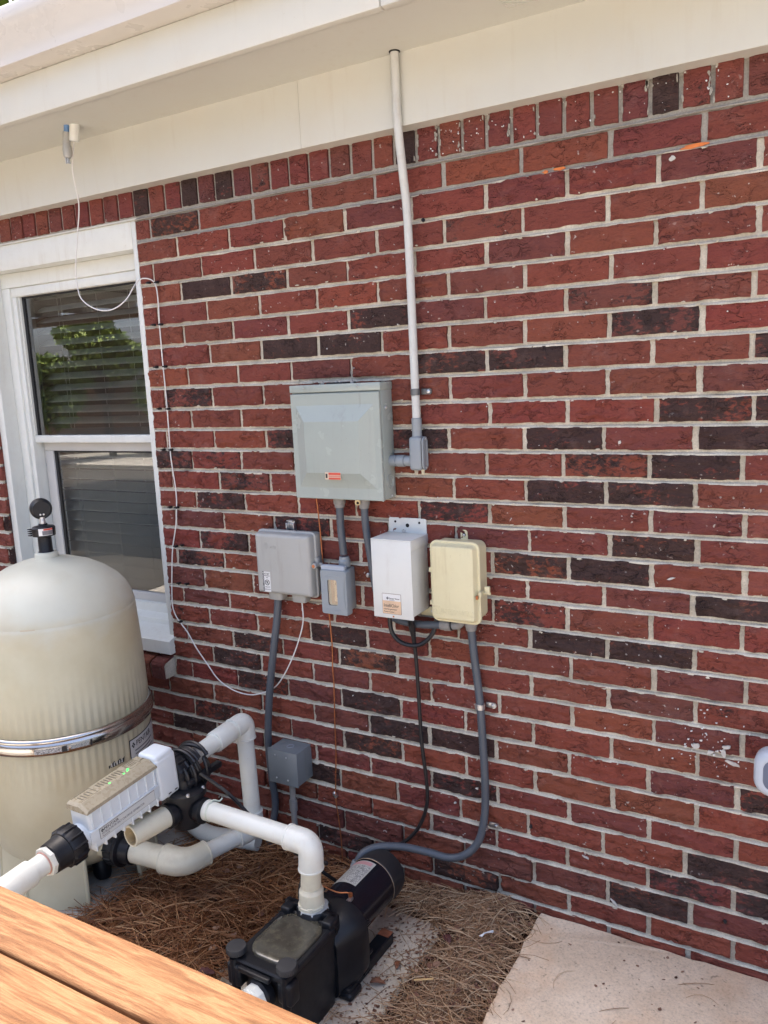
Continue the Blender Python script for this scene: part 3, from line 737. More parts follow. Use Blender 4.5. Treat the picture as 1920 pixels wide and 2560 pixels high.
b.box((GL - 0.004, 0.118, 1.296), (GR + 0.004, 0.146, 1.345), 0.003); b.box((GL - 0.004, 0.118, 0.765), (GL + 0.045, 0.146, 1.296), 0.003); b.box((GR - 0.004, 0.118, 0.765), (GR + 0.004, 0.146, 1.296), 0.002); b.box((GL - 0.004, 0.118, 0.735), (GR + 0.004, 0.146, 0.775), 0.003)
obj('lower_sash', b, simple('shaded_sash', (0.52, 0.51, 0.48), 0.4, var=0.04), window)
b = B(); b.box((GL + 0.045, 0.124, 0.775), (GL + 0.058, 0.136, 1.296)); b.box((GL + 0.045, 0.124, 1.290), (GR, 0.136, 1.296)); obj('gasket', b, 'blackrubber', window)
pane('pane', (GL + 0.046, 0.128, 0.773), (GR - 0.003, 0.132, 1.297), window)
b = B(); f = [(-0.022, 0.612), (-0.022, 0.657), (-0.018, 0.662), (0.06, 0.685), (0.064, 0.700), (0.10, 0.712), (0.104, 0.742), (0.15, 0.745), (0.15, 0.612)]
b.loft([[(x, y, z) for y, z in f] for x in (WX0 + 0.002, WX1 - 0.001)]); obj('sill', b, 'winwhite', window, ang=20)
# ragged caulk line at the right brick jamb
b = B(); P0 = []; P1 = []
for k in range(0, 141):
    z = 0.665 + k * 0.0098; x = WX1 + 0.0005 + 0.004 * max(-0.4, noise.noise((z * 46, 2.2, 0))) + 0.0035 * max(0, noise.noise((z * 15.2, 9, 0)))
    P0.append((WX1 - 0.008, 0.011, z)); P1.append((x, -0.0015, z))
vs0 = [b.bm.verts.new(p) for p in P0]; vs1 = [b.bm.verts.new(p) for p in P1]
for k in range(140): b.bm.faces.new((vs0[k], vs0[k + 1], vs1[k + 1], vs1[k]))
vs2 = [b.bm.verts.new((p[0], 0.008, p[2])) for p in P1]
for k in range(140): b.bm.faces.new((vs1[k], vs1[k + 1], vs2[k + 1], vs2[k]))
obj('caulk_bead', b, 'caulk', window)
# ================================================================== BLIND (hangs inside the window)
blind = thing('window_blind', 'grey horizontal slat blind hanging behind the window glass', 'blind', (-0.47, 0.21, 1.93))
b = B(); b.box((GL - 0.03, 0.185, 1.90), (GR + 0.03, 0.235, 1.945), 0.003); obj('head_rail', b, 'blind', blind)
z = 1.875; k = 0
while z > 0.70:
    ang = math.radians(27 if z > 1.36 else 33) + 0.02 * math.sin(k * 2.1)
    b = B(); n = 6; top = []; bot = []
    for i in range(n + 1):
        t = (i / n - 0.5) * 0.050; cam_ = 0.0035 * (1 - (2 * i / n - 1) ** 2)
        y = 0.185 + t * math.cos(ang) + cam_ * math.sin(ang); zz = z + t * math.sin(ang) - cam_ * -math.cos(ang)
        top.append((y, zz + 0.0012)); bot.append((y, zz - 0.0012))
    ring = top + bot[::-1]; tilt = 0.0015 * math.sin(k * 1.7)
    b.loft([[(GL - 0.022, y, zz - tilt) for y, zz in ring], [(GR + 0.022, y, zz + tilt) for y, zz in ring]])
    obj('slat', b, 'blind', blind, ang=60); z -= 0.0425 if z > 1.36 else 0.0415; k += 1
b = B()
for x in (-0.66, -0.64, -0.45, -0.29): b.tube([(x, 0.157, 1.9), (x + 0.001, 0.157, 0.72)], 0.0009, 5, step=0.3)
obj('ladder_cord', b, 'blind', blind)
b = B(); b.box((GL - 0.02, 0.19, 0.690), (GR + 0.02, 0.23, 0.706), 0.003); obj('bottom_rail', b, 'blind', blind)
# ================================================================== ELECTRICAL GEAR ON THE WALL
def screw(b, p, r=0.003, d=(0, -1, 0), h=0.0025):
    b.stack(Vector(p), d, [(-0.003, r), (h * 0.5, r), (h, r * 0.6)], 10)
# ---- breaker panel
PX0, PX1, PZ0, PZ1, PD = 0.552, 0.842, 1.186, 1.505, -0.070
panel = thing('breaker_panel', 'grey green steel breaker panel with a raised square cover', 'electrical panel', (0.697, 0, PZ0))
b = B(); b.box((PX0, PD + 0.006, PZ0 + 0.004), (PX1, -0.006, PZ1 - 0.004), 0.002); body = obj('body', b, 'panel', panel)
b = B(); b.box((PX0 - 0.002, PD - 0.003, PZ1 - 0.021), (PX1 + 0.002, -0.005, PZ1), 0.0025); obj('rain_cap', b, 'panel', panel)
# cover with pyramidal centre
b = B(); cx, cz = (PX0 + PX1) / 2, (PZ0 + PZ1 - 0.023) / 2; W_, H_ = PX1 - PX0 - 0.002, PZ1 - PZ0 - 0.026
def rect(w_, h_, y, dz=0): return [(cx + sx * w_ / 2, y, cz + sz * h_ / 2 + dz) for sx, sz in ((-1, -1), (1, -1), (1, 1), (-1, 1))]
b.loft([rect(W_, H_, PD + 0.004), rect(W_, H_, PD - 0.004), rect(W_ - 0.004, H_ - 0.004, PD - 0.006), rect(W_ - 0.034, H_ - 0.064, PD - 0.006), rect(W_ - 0.038, H_ - 0.068, PD - 0.0065), rect(W_ - 0.112, H_ - 0.152, PD - 0.0265), rect(W_ - 0.117, H_ - 0.157, PD - 0.0268)], True, True)
cover = obj('cover', b, 'panel', panel, ang=12)
b = B(); b.box((0.671, PD - 0.0276, 1.246), (0.722, PD - 0.0268, 1.266)); lab = obj('warning_label', b, simple('warning_paper', (0.62, 0.50, 0.38), 0.45, var=0.05), cover)
b = B(); b.box((0.683, PD - 0.0281, 1.259), (0.7215, PD - 0.0275, 1.2652)); b.box((0.683, PD - 0.0281, 1.2465), (0.7215, PD - 0.0275, 1.2515)); b.box((0.683, PD - 0.0281, 1.2535), (0.7215, PD - 0.0275, 1.2548)); b.box((0.683, PD - 0.0281, 1.2562), (0.7215, PD - 0.0275, 1.2572)); lp = obj('label_print', b, 'redink', cover)
b = B(); b.box((0.6735, PD - 0.0281, 1.250), (0.679, PD - 0.0275, 1.262), 0.0008); obj('label_icon', b, 'ink', cover)
for x, z in ((0.60, 1.496), (0.775, 1.497)):
    b = B(); screw(b, (x, PD - 0.003, z), 0.0026); obj('screw', b, 'steel', panel)
b = B(); screw(b, (PX1, -0.045, 1.437), 0.005, (1, 0, 0), 0.004); obj('screw', b, 'steel', panel)
b = B(); screw(b, (PX1, -0.03, 1.197), 0.0025, (1, 0, 0)); obj('screw', b, 'steel', panel)
b = B(); b.ring((PX1 + 0.0003, -0.036, 1.236), (1, 0, 0), 0.019, 0.0014, 28, 6); b.ring((PX1 + 0.0003, -0.036, 1.236), (1, 0, 0), 0.0125, 0.001, 24, 6); obj('knockout', b, 'panel', panel)
b = B(); b.box((0.665, -0.058, PZ1), (0.735, -0.012, PZ1 + 0.004), 0.0015); obj('hub_plate', b, 'black', panel)
for x, y in ((0.648, -0.05), (0.682, -0.03), (0.707, -0.05), (0.741, -0.045)):
    b = B(); b.stack((x, y, PZ1), (0, 0, 1), [(0, 0.005), (0.006, 0.005), (0.008, 0.003)], 6); obj('bolt', b, 'steel', panel)
# ---- painted conduit from the soffit down to the panel
cond = thing('conduit_run', 'white painted conduit running from the soffit down to the breaker panel', 'conduit', (0.925, -0.028, 1.27))
b = B(); b.tube([(0.921, -0.060, 2.296), (0.921, -0.060, 2.20), (0.9215, -0.058, 2.12), (0.922, -0.040, 2.00), (0.9225, -0.028, 1.9), (0.923, -0.025, 1.6), (0.924, -0.025, 1.405)], 0.0108, 20, step=0.03); obj('pipe', b, 'pipewhite', cond)
b = B(); b.ring((0.921, -0.060, 2.2935), (0, 0, 1), 0.0115, 0.0025, 24, 8); obj('ceiling_gap', b, 'dark', cond)
b = B(); b.stack((0.924, -0.025, 1.372), (0, 0, 1), [(0, 0.0128), (0.002, 0.0135), (0.033, 0.0135), (0.035, 0.0115)], 24); obj('coupling', b, 'bluegrey', cond)
b = B(); b.box((0.906, -0.045, 1.268), (0.943, -0.008, 1.358), 0.009, 4); b.stack((0.924, -0.025, 1.352), (0, 0, 1), [(0, 0.0135), (0.022, 0.0128)], 24); fit = obj('conduit_body', b, 'bluegrey', cond)
b = B(); b.plate(frame((0.9432, -0.0265, 1.313), (0, 1, 0), (0, 0, 1)), 0.030, 0.088, 0.0148, [(-0.001, 0), (0.0015, 0)]); obj('gasket', b, 'blackrubber', fit)
b = B(); b.plate(frame((0.9446, -0.0265, 1.313), (0, 1, 0), (0, 0, 1)), 0.031, 0.089, 0.015, [(0, 0), (0.003, 0), (0.0042, 0.002), (0.0042, 0.006), (0.003, 0.0075)]); obj('cover_plate', b, 'bluegrey', fit)
for z in (1.351, 1.275):
    b = B(); screw(b, (0.949, -0.0265, z), 0.0035, (1, 0, 0)); obj('screw', b, 'steel', fit)
b = B(); b.stack((0.842, -0.026, 1.292), (1, 0, 0), [(0, 0.0155), (0.018, 0.0155), (0.019, 0.0135), (0.021, 0.0135), (0.022, 0.0160), (0.043, 0.0160), (0.044, 0.0128), (0.047, 0.0128), (0.048, 0.0142), (0.068, 0.0142)], 28); obj('adapter', b, 'bluegrey', cond, ang=25)
b = B(); b.cyl((0.930, -0.012, 1.272), (0.928, -0.006, 1.255), 0.006, 0.004, 12); obj('caulk_drip', b, 'pvcold', cond)
b = B(); b.stack((0.9235, -0.025, 1.466), (0, 0, 1), [(0, 0.0116), (0.001, 0.0126), (0.016, 0.0126), (0.017, 0.0116)], 24); b.box((0.934, -0.012, 1.467), (0.957, -0.008, 1.482), 0.0015); b.stack((0.957, -0.012, 1.4745), (0, 1, 0), [(0, 0.0078), (0.004, 0.0078)], 20); st = obj('pipe_strap', b, simple('zinc_strap', (0.16, 0.165, 0.165), 0.45, metal=0.6, var=0.2), cond)
b = B(); screw(b, (0.955, -0.012, 1.4745), 0.0052); obj('screw', b, 'steel', st)
# ---- telecom box
tel = thing('telecom_box', 'light grey plastic telecom box with a warning sticker, leftmost of the wall boxes', 'utility box', (0.48, 0, 0.885))
TF = wallframe(0.480, 0.0, 0.981)
b = B(); b.plate(TF, 0.200, 0.188, 0.010, [(0.002, 0), (0.034, 0), (0.035, 0.001)]); base = obj('base', b, 'greybox', tel)
b = B(); b.plate(wallframe(0.4795, 0.0, 0.9815), 0.212, 0.198, 0.014, [(0.030, 0.001), (0.031, 0), (0.040, 0), (0.041, 0.001), (0.042, 0.005), (0.058, 0.0065), (0.064, 0.0085), (0.068, 0.013), (0.069, 0.019)], 8); tcov = obj('cover', b, 'greybox', tel)
SF = wallframe(0.4795, -0.0691, 0.9815)
b = B(); b.plate(SF @ Matrix.Translation((-0.062, -0.056, 0)), 0.029, 0.062, 0.0006, [(0, 0), (0.0004, 0)]); st = obj('warning_sticker', b, 'label', tcov)
b = B()
for k in range(7): b.plate(SF @ Matrix.Translation((-0.0735, -0.0285 - k * 0.0088, 0.0005)), 0.0052, 0.0078, 0.0004, [(0, 0), (0.0003, 0)], 2)
obj('sticker_boxes', b, 'ink', tcov)
for k, ch in enumerate('WARNING'): text('sticker_letter', ch, 0.006, SF @ Matrix.Translation((-0.0735, -0.0285 - k * 0.0088, 0.0010)), 'label', tcov, 0.0002, 'CENTER')
text('sticker_text', 'AT&T', 0.0086, SF @ Matrix.Translation((-0.0596, -0.0318, 0.0006)), 'ink', tcov, 0.0003, 'CENTER', 0.92)
b = B(); b.plate(SF @ Matrix.Translation((-0.0597, -0.0376, 0.0005)), 0.021, 0.0016, 0.0003, [(0, 0), (0.0003, 0)], 2); b.ring(SF @ Vector((-0.0597, -0.0580, 0.0008)), (0, -1, 0), 0.0078, 0.0009, 28, 6)
b.box((-0.0008, -0.0075, 0), (0.0008, 0.0075, 0.0004), mat=SF @ Matrix.Translation((-0.0597, -0.058, 0.0005)) @ Matrix.Rotation(0.8, 4, 'Z')); b.box((-0.0012, -0.004, 0), (0.0012, 0.005, 0.0004), mat=SF @ Matrix.Translation((-0.0597, -0.058, 0.0006)) @ Matrix.Rotation(-0.5, 4, 'Z')); obj('sticker_symbol', b, 'ink', tcov)
text('sticker_text', 'USES', 0.0036, SF @ Matrix.Translation((-0.0597, -0.0430, 0.0006)), 'ink', tcov, 0.0002, 'CENTER')
text('sticker_text', 'CALL 811', 0.0046, SF @ Matrix.Translation((-0.0597, -0.0722, 0.0006)), 'ink', tcov, 0.0002, 'CENTER')
text('sticker_text', 'BEFORE YOU DIG', 0.0030, SF @ Matrix.Translation((-0.0597, -0.0795, 0.0006)), 'ink', tcov, 0.0002, 'CENTER', 0.9)
b = B()
for k, wd in enumerate((0.007, 0.012, 0.014, 0.014, 0.012, 0.007)): b.box((-0.055 - wd / 2, 0.063 - k * 0.0036, -0.0003), (-0.055 + wd / 2, 0.0648 - k * 0.0036, 0.0010), 0.0004, 1, mat=SF)
obj('embossed_globe', b, 'greybox', tcov)
text('embossed_text', 'at&t', 0.014, SF @ Matrix.Translation((-0.043, 0.053, 0)), 'greybox', tcov, 0.0008)
for z in (1.040, 0.925):
    b = B(); b.box((0.364, -0.040, z - 0.010), (0.376, -0.026, z + 0.012), 0.0015); b.box((0.367, -0.043, z - 0.006), (0.372, -0.039, z + 0.008), 0.001); obj('hinge', b, 'greybox', tel)
b = B(); b.stack((0.586, -0.030, 0.984), (0, -1, 0), [(0, 0.0085), (0.028, 0.0085), (0.030, 0.007)], 20); b.box((0.577, -0.045, 0.986), (0.592, -0.030, 1.006), 0.003); b.box((0.590, -0.040, 0.978), (0.602, -0.030, 0.990), 0.002); lt = obj('latch', b, 'greybox', tel)
b = B(); b.stack((0.586, -0.060, 0.984), (0, -1, 0), [(-0.003, 0.005), (0.001, 0.005)], 12); obj('latch_screw', b, 'copper', lt)
b = B(); b.box((0.470, -0.010, 1.078), (0.492, -0.006, 1.108), 0.001); b.box((0.470, -0.022, 1.104), (0.492, -0.006, 1.108), 0.001); b.box((0.466, -0.022, 1.070), (0.470, -0.006, 1.100), 0.001); b.box((0.492, -0.022, 1.070), (0.496, -0.006, 1.100), 0.001); br = obj('bracket', b, 'steel', tel)
b = B(); screw(b, (0.480, -0.010, 1.094), 0.004); obj('screw', b, 'steel', br)
for x in (0.428, 0.515):
    b = B(); b.loft([[(x + sx * wx, -0.032 + sy * wy, zz) for sx, sy in rrect(1.6, 1.6, 0.3, 3)] for zz, wx, wy in ((0.890, 0.031, 0.022), (0.868, 0.031, 0.022), (0.864, 0.028, 0.019))]); obj('cable_boot', b, 'greybox', tel)
# ---- receptacle box with in-use cover
rec = thing('outlet_box', 'small blue grey outdoor outlet box with a clear window in its cover', 'outlet box', (0.665, 0, 0.85))
b = B(); b.box((0.624, -0.052, 0.856), (0.693, -0.004, 0.980), 0.004, 3); ob = obj('back_box', b, 'bluegrey', rec)
OF = wallframe(0.660, -0.052, 0.915)
b = B()
w_, h_ = 0.090, 0.132
outer = [(OF @ Vector((x, y - 0.001, 0))) for x, y in rrect(w_, h_, 0.007, 4)]
def oring(w2, h2, r2, z, dx=0.0, dy=0.0): return [OF @ Vector((x + dx, y + dy, z)) for x, y in rrect(w2, h2, r2, 4)]
b.loft([oring(w_, h_, 0.007, -0.004), oring(w_, h_, 0.007, 0.016), oring(w_ - 0.004, h_ - 0.004, 0.006, 0.020), oring(0.032, 0.076, 0.006, 0.021, -0.004), oring(0.032, 0.076, 0.006, 0.016, -0.004)], True, False)
oc = obj('cover', b, 'bluegrey', rec)
b = B(); b.loft([oring(0.031, 0.075, 0.0055, 0.0175, -0.004), oring(0.031, 0.075, 0.0055, 0.0187, -0.004)]); obj('clear_window', b, 'clear', oc)
b = B(); b.loft([oring(0.034, 0.079, 0.006, 0.0005, -0.004), oring(0.034, 0.079, 0.006, 0.002, -0.004)]); obj('recess', b, simple('recess_plate', (0.33, 0.22, 0.14), 0.6, var=0.1), rec)
b = B(); b.plate(OF @ Matrix.Translation((0.003, 0.004, 0.002)), 0.017, 0.066, 0.003, [(0, 0), (0.006, 0), (0.007, 0.001)]); outl = obj('receptacle', b, simple('receptacle_ivory', (0.62, 0.52, 0.40), 0.4, var=0.05), rec)
b = B()
for dx, dy in ((-0.002, 0.020), (0.004, 0.020), (0.001, -0.016)): b.box((dx - 0.0008, dy - 0.004, 0.0085), (dx + 0.0008, dy + 0.004, 0.0095), mat=OF @ Matrix.Translation((0.003, 0.004, 0)))
obj('slot', b, 'ink', outl)
b = B(); b.plate(OF @ Matrix.Translation((-0.004, 0.069, 0.001)), 0.080, 0.018, 0.006, [(0, 0), (0.012, 0), (0.014, 0.002)]); hg = obj('hinge_tab', b, simple('pvc_pale', (0.36, 0.40, 0.45), 0.4, var=0.03), oc)
for dx in (-0.026, -0.016, 0.002, 0.013):
    b = B(); b.cyl(OF @ Vector((dx, 0.070, 0.0142)), OF @ Vector((dx, 0.070, 0.0147)), 0.0024, n=12); obj('vent_hole', b, 'dark', hg)
b = B(); b.tube([OF @ Vector(p) for p in ((0.040, 0.050, 0.0205), (0.036, 0.020, 0.0212), (0.0355, -0.010, 0.0212), (0.039, -0.050, 0.0205))], 0.0012, 6, step=0.006); obj('cover_ridge', b, 'bluegrey', oc)
b = B(); b.box((-0.028, -0.052, 0.0200), (0.022, -0.049, 0.0212), 0.0005, 1, mat=OF); b.box((-0.028, 0.047, 0.0200), (0.022, 0.050, 0.0212), 0.0005, 1, mat=OF); obj('embossed_bar', b, 'bluegrey', oc)
# ---- white power supply box
pw = thing('power_supply_box', 'white metal chlorinator power box with a peach label', 'power box', (0.86, 0, 0.875))
b = B(); b.box((0.812, -0.100, 0.880), (0.931, -0.004, 1.086), 0.0015); bd = obj('body', b, 'whitebox', pw)
b = B(); b.box((0.811, -0.1045, 0.872), (0.933, -0.1005, 1.0865), 0.0012); b.box((0.810, -0.1045, 1.0868), (0.934, -0.003, 1.0900), 0.0010); b.box((0.9315, -0.1005, 1.062), (0.934, -0.003, 1.0866), 0.0008); ft = obj('front_cover', b, 'whitebox', pw)
b = B(); b.plate(wallframe(0.872, -0.001, 1.105), 0.117, 0.052, 0.006, [(0, 0), (0.003, 0)]); fl = obj('mounting_flange', b, 'whitebox', pw)
for x, z, r in ((0.834, 1.1195, 0.0034), (0.909, 1.1190, 0.0034), (0.872, 1.110, 0.0056)):
    b = B(); b.cyl((x, -0.0039, z), (x, -0.0044, z), r, n=16); obj('mounting_hole', b, 'dark', fl)
LF = wallframe(0.8685, -0.1047, 0.9125)
b = B(); b.plate(LF, 0.058, 0.057, 0.002, [(0, 0), (0.0003, 0)]); obj('label_border', b, 'ink', ft)
b = B(); b.plate(LF @ Matrix.Translation((0, 0, 0.0003)), 0.0566, 0.0556, 0.0018, [(0, 0), (0.0003, 0)]); obj('label', b, 'labelpeach', ft)
b = B(); b.plate(LF @ Matrix.Translation((0, 0.018, 0.0005)), 0.0562, 0.0190, 0.0012, [(0, 0), (0.0002, 0)]); obj('label_head', b, 'label', ft)
text('label_text', 'IntelliChlor', 0.0128, LF @ Matrix.Translation((-0.0255, -0.0052, 0.0007)), 'ink', ft, 0.0002, xs=0.80, shear=0.12)
text('label_text', 'chlorine generator', 0.0062, LF @ Matrix.Translation((-0.0255, -0.0150, 0.0007)), 'ink', ft, 0.0002, xs=0.88)
text('label_text', 'Power Center', 0.0062, LF @ Matrix.Translation((-0.0255, -0.0222, 0.0007)), 'ink', ft, 0.0002, xs=0.9, shear=0.15)
text('label_text', 'Pentair Water', 0.0060, LF @ Matrix.Translation((-0.0075, 0.0150, 0.0009)), 'ink', ft, 0.0002, xs=0.92)
text('label_text', 'Pool and Spa', 0.0032, LF @ Matrix.Translation((-0.0075, 0.0105, 0.0009)), 'inkgrey', ft, 0.0002)
def diamond(M4, s_, name, parent, mat='ink'):
    b = B()
    for (dx, dy) in ((-1, 0), (1, 0), (0, 1), (0, -1)):
        b.box((-s_ * 0.42, -s_ * 0.42, 0), (s_ * 0.42, s_ * 0.42, 0.0003), mat=M4 @ Matrix.Rotation(PI / 4, 4, 'Z') @ Matrix.Translation((dx * s_ * 0.5 + dy * s_ * 0.5, dy * s_ * 0.5 - dx * s_ * 0.5, 0)))
    return obj(name, b, mat, parent, smooth=False)
diamond(LF @ Matrix.Translation((-0.0125, 0.0155, 0.0007)), 0.0032, 'label_logo', ft)
b = B(); b.cyl((0.872, -0.1045, 0.8775), (0.872, -0.1052, 0.8775), 0.0026, n=14); obj('screw', b, 'copper', ft)
b = B(); b.box((0.905, -0.006, 0.858), (0.955, -0.002, 0.884), 0.001); tb = obj('mounting_foot', b, 'timer', pw)
b = B(); screw(b, (0.940, -0.006, 0.872), 0.004); obj('screw', b, 'steel', tb)
# ---- cream timer box
tm = thing('timer_box', 'cream metal pool timer box with rounded embossed cover, rightmost of the wall boxes', 'timer box', (1.04, 0, 0.865))
b = B(); b.plate(wallframe(1.0365, 0, 0.978), 0.134, 0.208, 0.018, [(0.003, 0), (0.060, 0)], 8); tb = obj('body', b, 'timer', tm)
TM = wallframe(1.0385, 0, 0.977)
b = B(); b.plate(TM, 0.142, 0.221, 0.020, [(0.055, 0), (0.061, 0), (0.0625, 0.0015), (0.0625, 0.006), (0.066, 0.0085), (0.074, 0.0105), (0.078, 0.013), (0.0795, 0.018)], 8); tc = obj('cover', b, 'timer', tm)
b = B(); b.plate(wallframe(1.042, 0, 1.088), 0.020, 0.038, 0.008, [(0.001, 0), (0.004, 0)]); tg = obj('hanging_tab', b, 'timer', tm)
b = B(); b.cyl((1.042, -0.0040, 1.094), (1.042, -0.0046, 1.094), 0.0050, n=16); obj('keyhole', b, 'dark', tg)
b = B(); screw(b, (1.042, -0.0046, 1.093), 0.0036); obj('screw', b, 'steel', tg)
text('embossed_text', 'INTERMATIC', 0.0205, TM @ Matrix.Translation((-0.036, -0.078, 0.0795)), 'timer', tc, 0.0009, xs=0.78)
b = B(); F0 = TM @ Matrix.Translation((-0.048, -0.076, 0.0795))
b.box((-0.010, 0.0105, -0.0005), (0.010, 0.0125, 0.0010), mat=F0); b.box((-0.010, -0.0125, -0.0005), (0.010, -0.0105, 0.0010), mat=F0)
for a in (0.72, -0.72): b.box((-0.0012, -0.0145, -0.0005), (0.0012, 0.0145, 0.0010), mat=F0 @ Matrix.Rotation(a, 4, 'Z'))
b.ring(F0 @ Vector((0, -0.006, 0.0004)), (0, -1, 0), 0.004, 0.0009, 18, 5); obj('embossed_hourglass', b, 'timer', tc)
b = B(); b.box((1.108, -0.074, 0.945), (1.116, -0.045, 0.960), 0.002); b.box((1.112, -0.055, 0.950), (1.134, -0.050, 0.956), 0.001); b.box((1.118, -0.057, 0.953), (1.132, -0.048, 0.972), 0.002); b.ring((1.120, -0.053, 0.955), (0, 0, 1), 0.006, 0.0014, 16, 6); la = obj('latch', b, 'timer', tm)
b = B(); b.box((1.103, -0.0795, 0.941), (1.109, -0.0725, 0.951), 0.001); obj('latch_rivet', b, 'copper', la)
for z in (1.005, 0.915):
    b = B(); b.box((0.962, -0.062, z - 0.006), (0.970, -0.050, z + 0.006), 0.0015); obj('hinge', b, 'timer', tm)
# ---- flexible conduits
def flex(name, label, pts, r, loc, ends=(), rib=0.06, mat='flex', group='grey flexible conduits'):
    t = thing(name, label, 'conduit', loc, group)
    b = B(); b.tube(pts, r, 14, step=0.0032, rib=rib); obj('hose', b, mat, t, ang=60)
    for p, d, k in ends:
        b = B(); b.stack(p, d, [(0, r * 1.25), (0.003, r * 1.5), (0.020, r * 1.5), (0.024, r * 1.3), (0.032, r * 1.25)], 20); obj('connector', b, k, t, ang=25)
    return t
flex('flexible_conduit', 'grey flexible conduit linking the breaker panel to the outlet box', [(0.672, -0.034, 1.176), (0.670, -0.032, 1.10), (0.674, -0.030, 1.02)], 0.0115, (0.672, -0.034, 1.0), (((0.672, -0.034, 1.190), (0, 0, -1), 'oldpvc'), ((0.675, -0.030, 0.982), (0, 0, 1), 'bluegrey')))
flex('flexible_conduit', 'grey flexible conduit dropping behind the white power box from the breaker panel', [(0.752, -0.032, 1.175), (0.752, -0.028, 1.10), (0.762, -0.024, 1.0), (0.772, -0.022, 0.92), (0.792, -0.024, 0.868), (0.835, -0.030, 0.846), (0.90, -0.034, 0.839), (0.985, -0.036, 0.846)], 0.0110, (0.752, -0.03, 0.85), (((0.752, -0.032, 1.190), (0, 0, -1), 'oldpvc'), ((1.012, -0.036, 0.850), (-1, 0, -0.12), 'oldpvc')))
bolt = thing('lock_nut', 'brass lock nut plate hanging under the breaker panel', 'nut', (0.745, -0.05, 1.17))
b = B(); b.plate(wallframe(0.745, -0.052, 1.178), 0.016, 0.016, 0.006, [(0, 0), (0.003, 0)]); obj('plate', b, simple('brass', (0.60, 0.50, 0.30), 0.35, metal=0.7), bolt)
b = B(); b.cyl((0.746, -0.055, 1.176), (0.746, -0.0556, 1.176), 0.0042, n=12); obj('hole', b, 'dark', bolt)
b = B(); screw(b, (0.737, -0.004, 0.957), 0.007, h=0.006); tag(obj('wall_bolt', b, 'steel', loc=(0.737, 0, 0.957)), 'small steel bolt in the brick left of the white power box', 'bolt')
elb = thing('timer_elbow', 'grey elbow fitting turning up into the timer box', 'conduit fitting', (1.02, -0.036, 0.85))
b = B(); b.tube([(1.010, -0.036, 0.8495), (1.028, -0.036, 0.852), (1.040, -0.036, 0.862), (1.042, -0.036, 0.880)], 0.0125, 18, step=0.003); obj('bend', b, 'oldpvc', elb)
b = B(); b.ring((1.0135, -0.036, 0.850), (1, 0, 0.12), 0.0135, 0.0022, 24, 8); obj('gasket', b, 'blackrubber', elb)
flex('flexible_conduit', 'long grey flexible conduit looping from the timer box down to the pump motor', [(1.066, -0.030, 0.845), (1.072, -0.028, 0.765), (1.082, -0.024, 0.65), (1.087, -0.022, 0.53), (1.091, -0.022, 0.40), (1.088, -0.026, 0.30), (1.072, -0.036, 0.228), (1.037, -0.050, 0.186), (0.99, -0.058, 0.168), (0.93, -0.078, 0.181), (0.87, -0.112, 0.200), (0.815, -0.150, 0.207), (0.783, -0.182, 0.198), (0.772, -0.200, 0.176)], 0.0112, (1.066, -0.03, 0.2), (((1.066, -0.030, 0.872), (0, 0, -1), 'oldpvc'), ((0.769, -0.208, 0.150), (0.10, 0.25, 1), 'bluegrey')))
for nm, z, x in (('upper', 0.625, 1.0835), ('lower', 0.270, 1.0835)):
    t = thing('pipe_strap', 'zinc pipe strap, the %s one on the long grey conduit' % nm, 'strap', (x, 0, z), 'zinc straps on the long conduit')
    b = B(); b.stack((x, -0.0235, z - 0.008), (0, 0, 1), [(0, 0.0118), (0.001, 0.0132), (0.015, 0.0132), (0.016, 0.0118)], 24); b.box((x + 0.010, -0.008, z - 0.007), (x + 0.032, -0.004, z + 0.008), 0.001); b.stack((x + 0.032, -0.008, z), (0, 1, 0), [(0, 0.0078), (0.004, 0.0078)], 20); obj('band', b, 'steel', t)
    b = B(); screw(b, (x + 0.030, -0.008, z), 0.0045); obj('screw', b, 'steel', t)
flex('flexible_conduit', 'dark grey flexible conduit curving from the telecom box to the ground', [(0.429, -0.034, 0.872), (0.420, -0.036, 0.80), (0.400, -0.038, 0.70), (0.368, -0.034, 0.55), (0.345, -0.030, 0.39), (0.346, -0.028, 0.26), (0.354, -0.030, 0.16), (0.340, -0.05, 0.06), (0.335, -0.06, 0.0)], 0.0120, (0.36, -0.03, 0.0))
# ---- cables
def cable(name, label, pts, r, mat, loc, n=8, step=0.008):
    b = B(); b.tube(pts, r, n, step=step); return tag(obj(name, b, mat, loc=loc), label, 'cable', 'black power cables')
cable('power_cable', 'straight black cable hanging from the white power box down behind the pump motor', [(0.898, -0.060, 0.845), (0.899, -0.04, 0.77), (0.897, -0.026, 0.63), (0.898, -0.022, 0.49), (0.908, -0.020, 0.365), (0.907, -0.022, 0.293), (0.884, -0.028, 0.224), (0.845, -0.036, 0.172), (0.790, -0.045, 0.132), (0.72, -0.07, 0.07), (0.66, -0.12, 0.03)], 0.0056, 'cableblack', (0.9, -0.03, 0.1))
gl = thing('cable_gland', 'black ribbed strain relief under the white power box', 'cable gland', (0.898, -0.06, 0.80))
b = B(); b.stack((0.898, -0.062, 0.882), (0.01, 0.22, -1), [(0, 0.0115), (0.02, 0.0115), (0.024, 0.0100), (0.060, 0.0090)] + [(0.062 + 0.003 * k, 0.0086 - 0.0003 * k - (0.001 if k % 2 else 0)) for k in range(14)], 18); obj('sleeve', b, 'cableblack', gl)
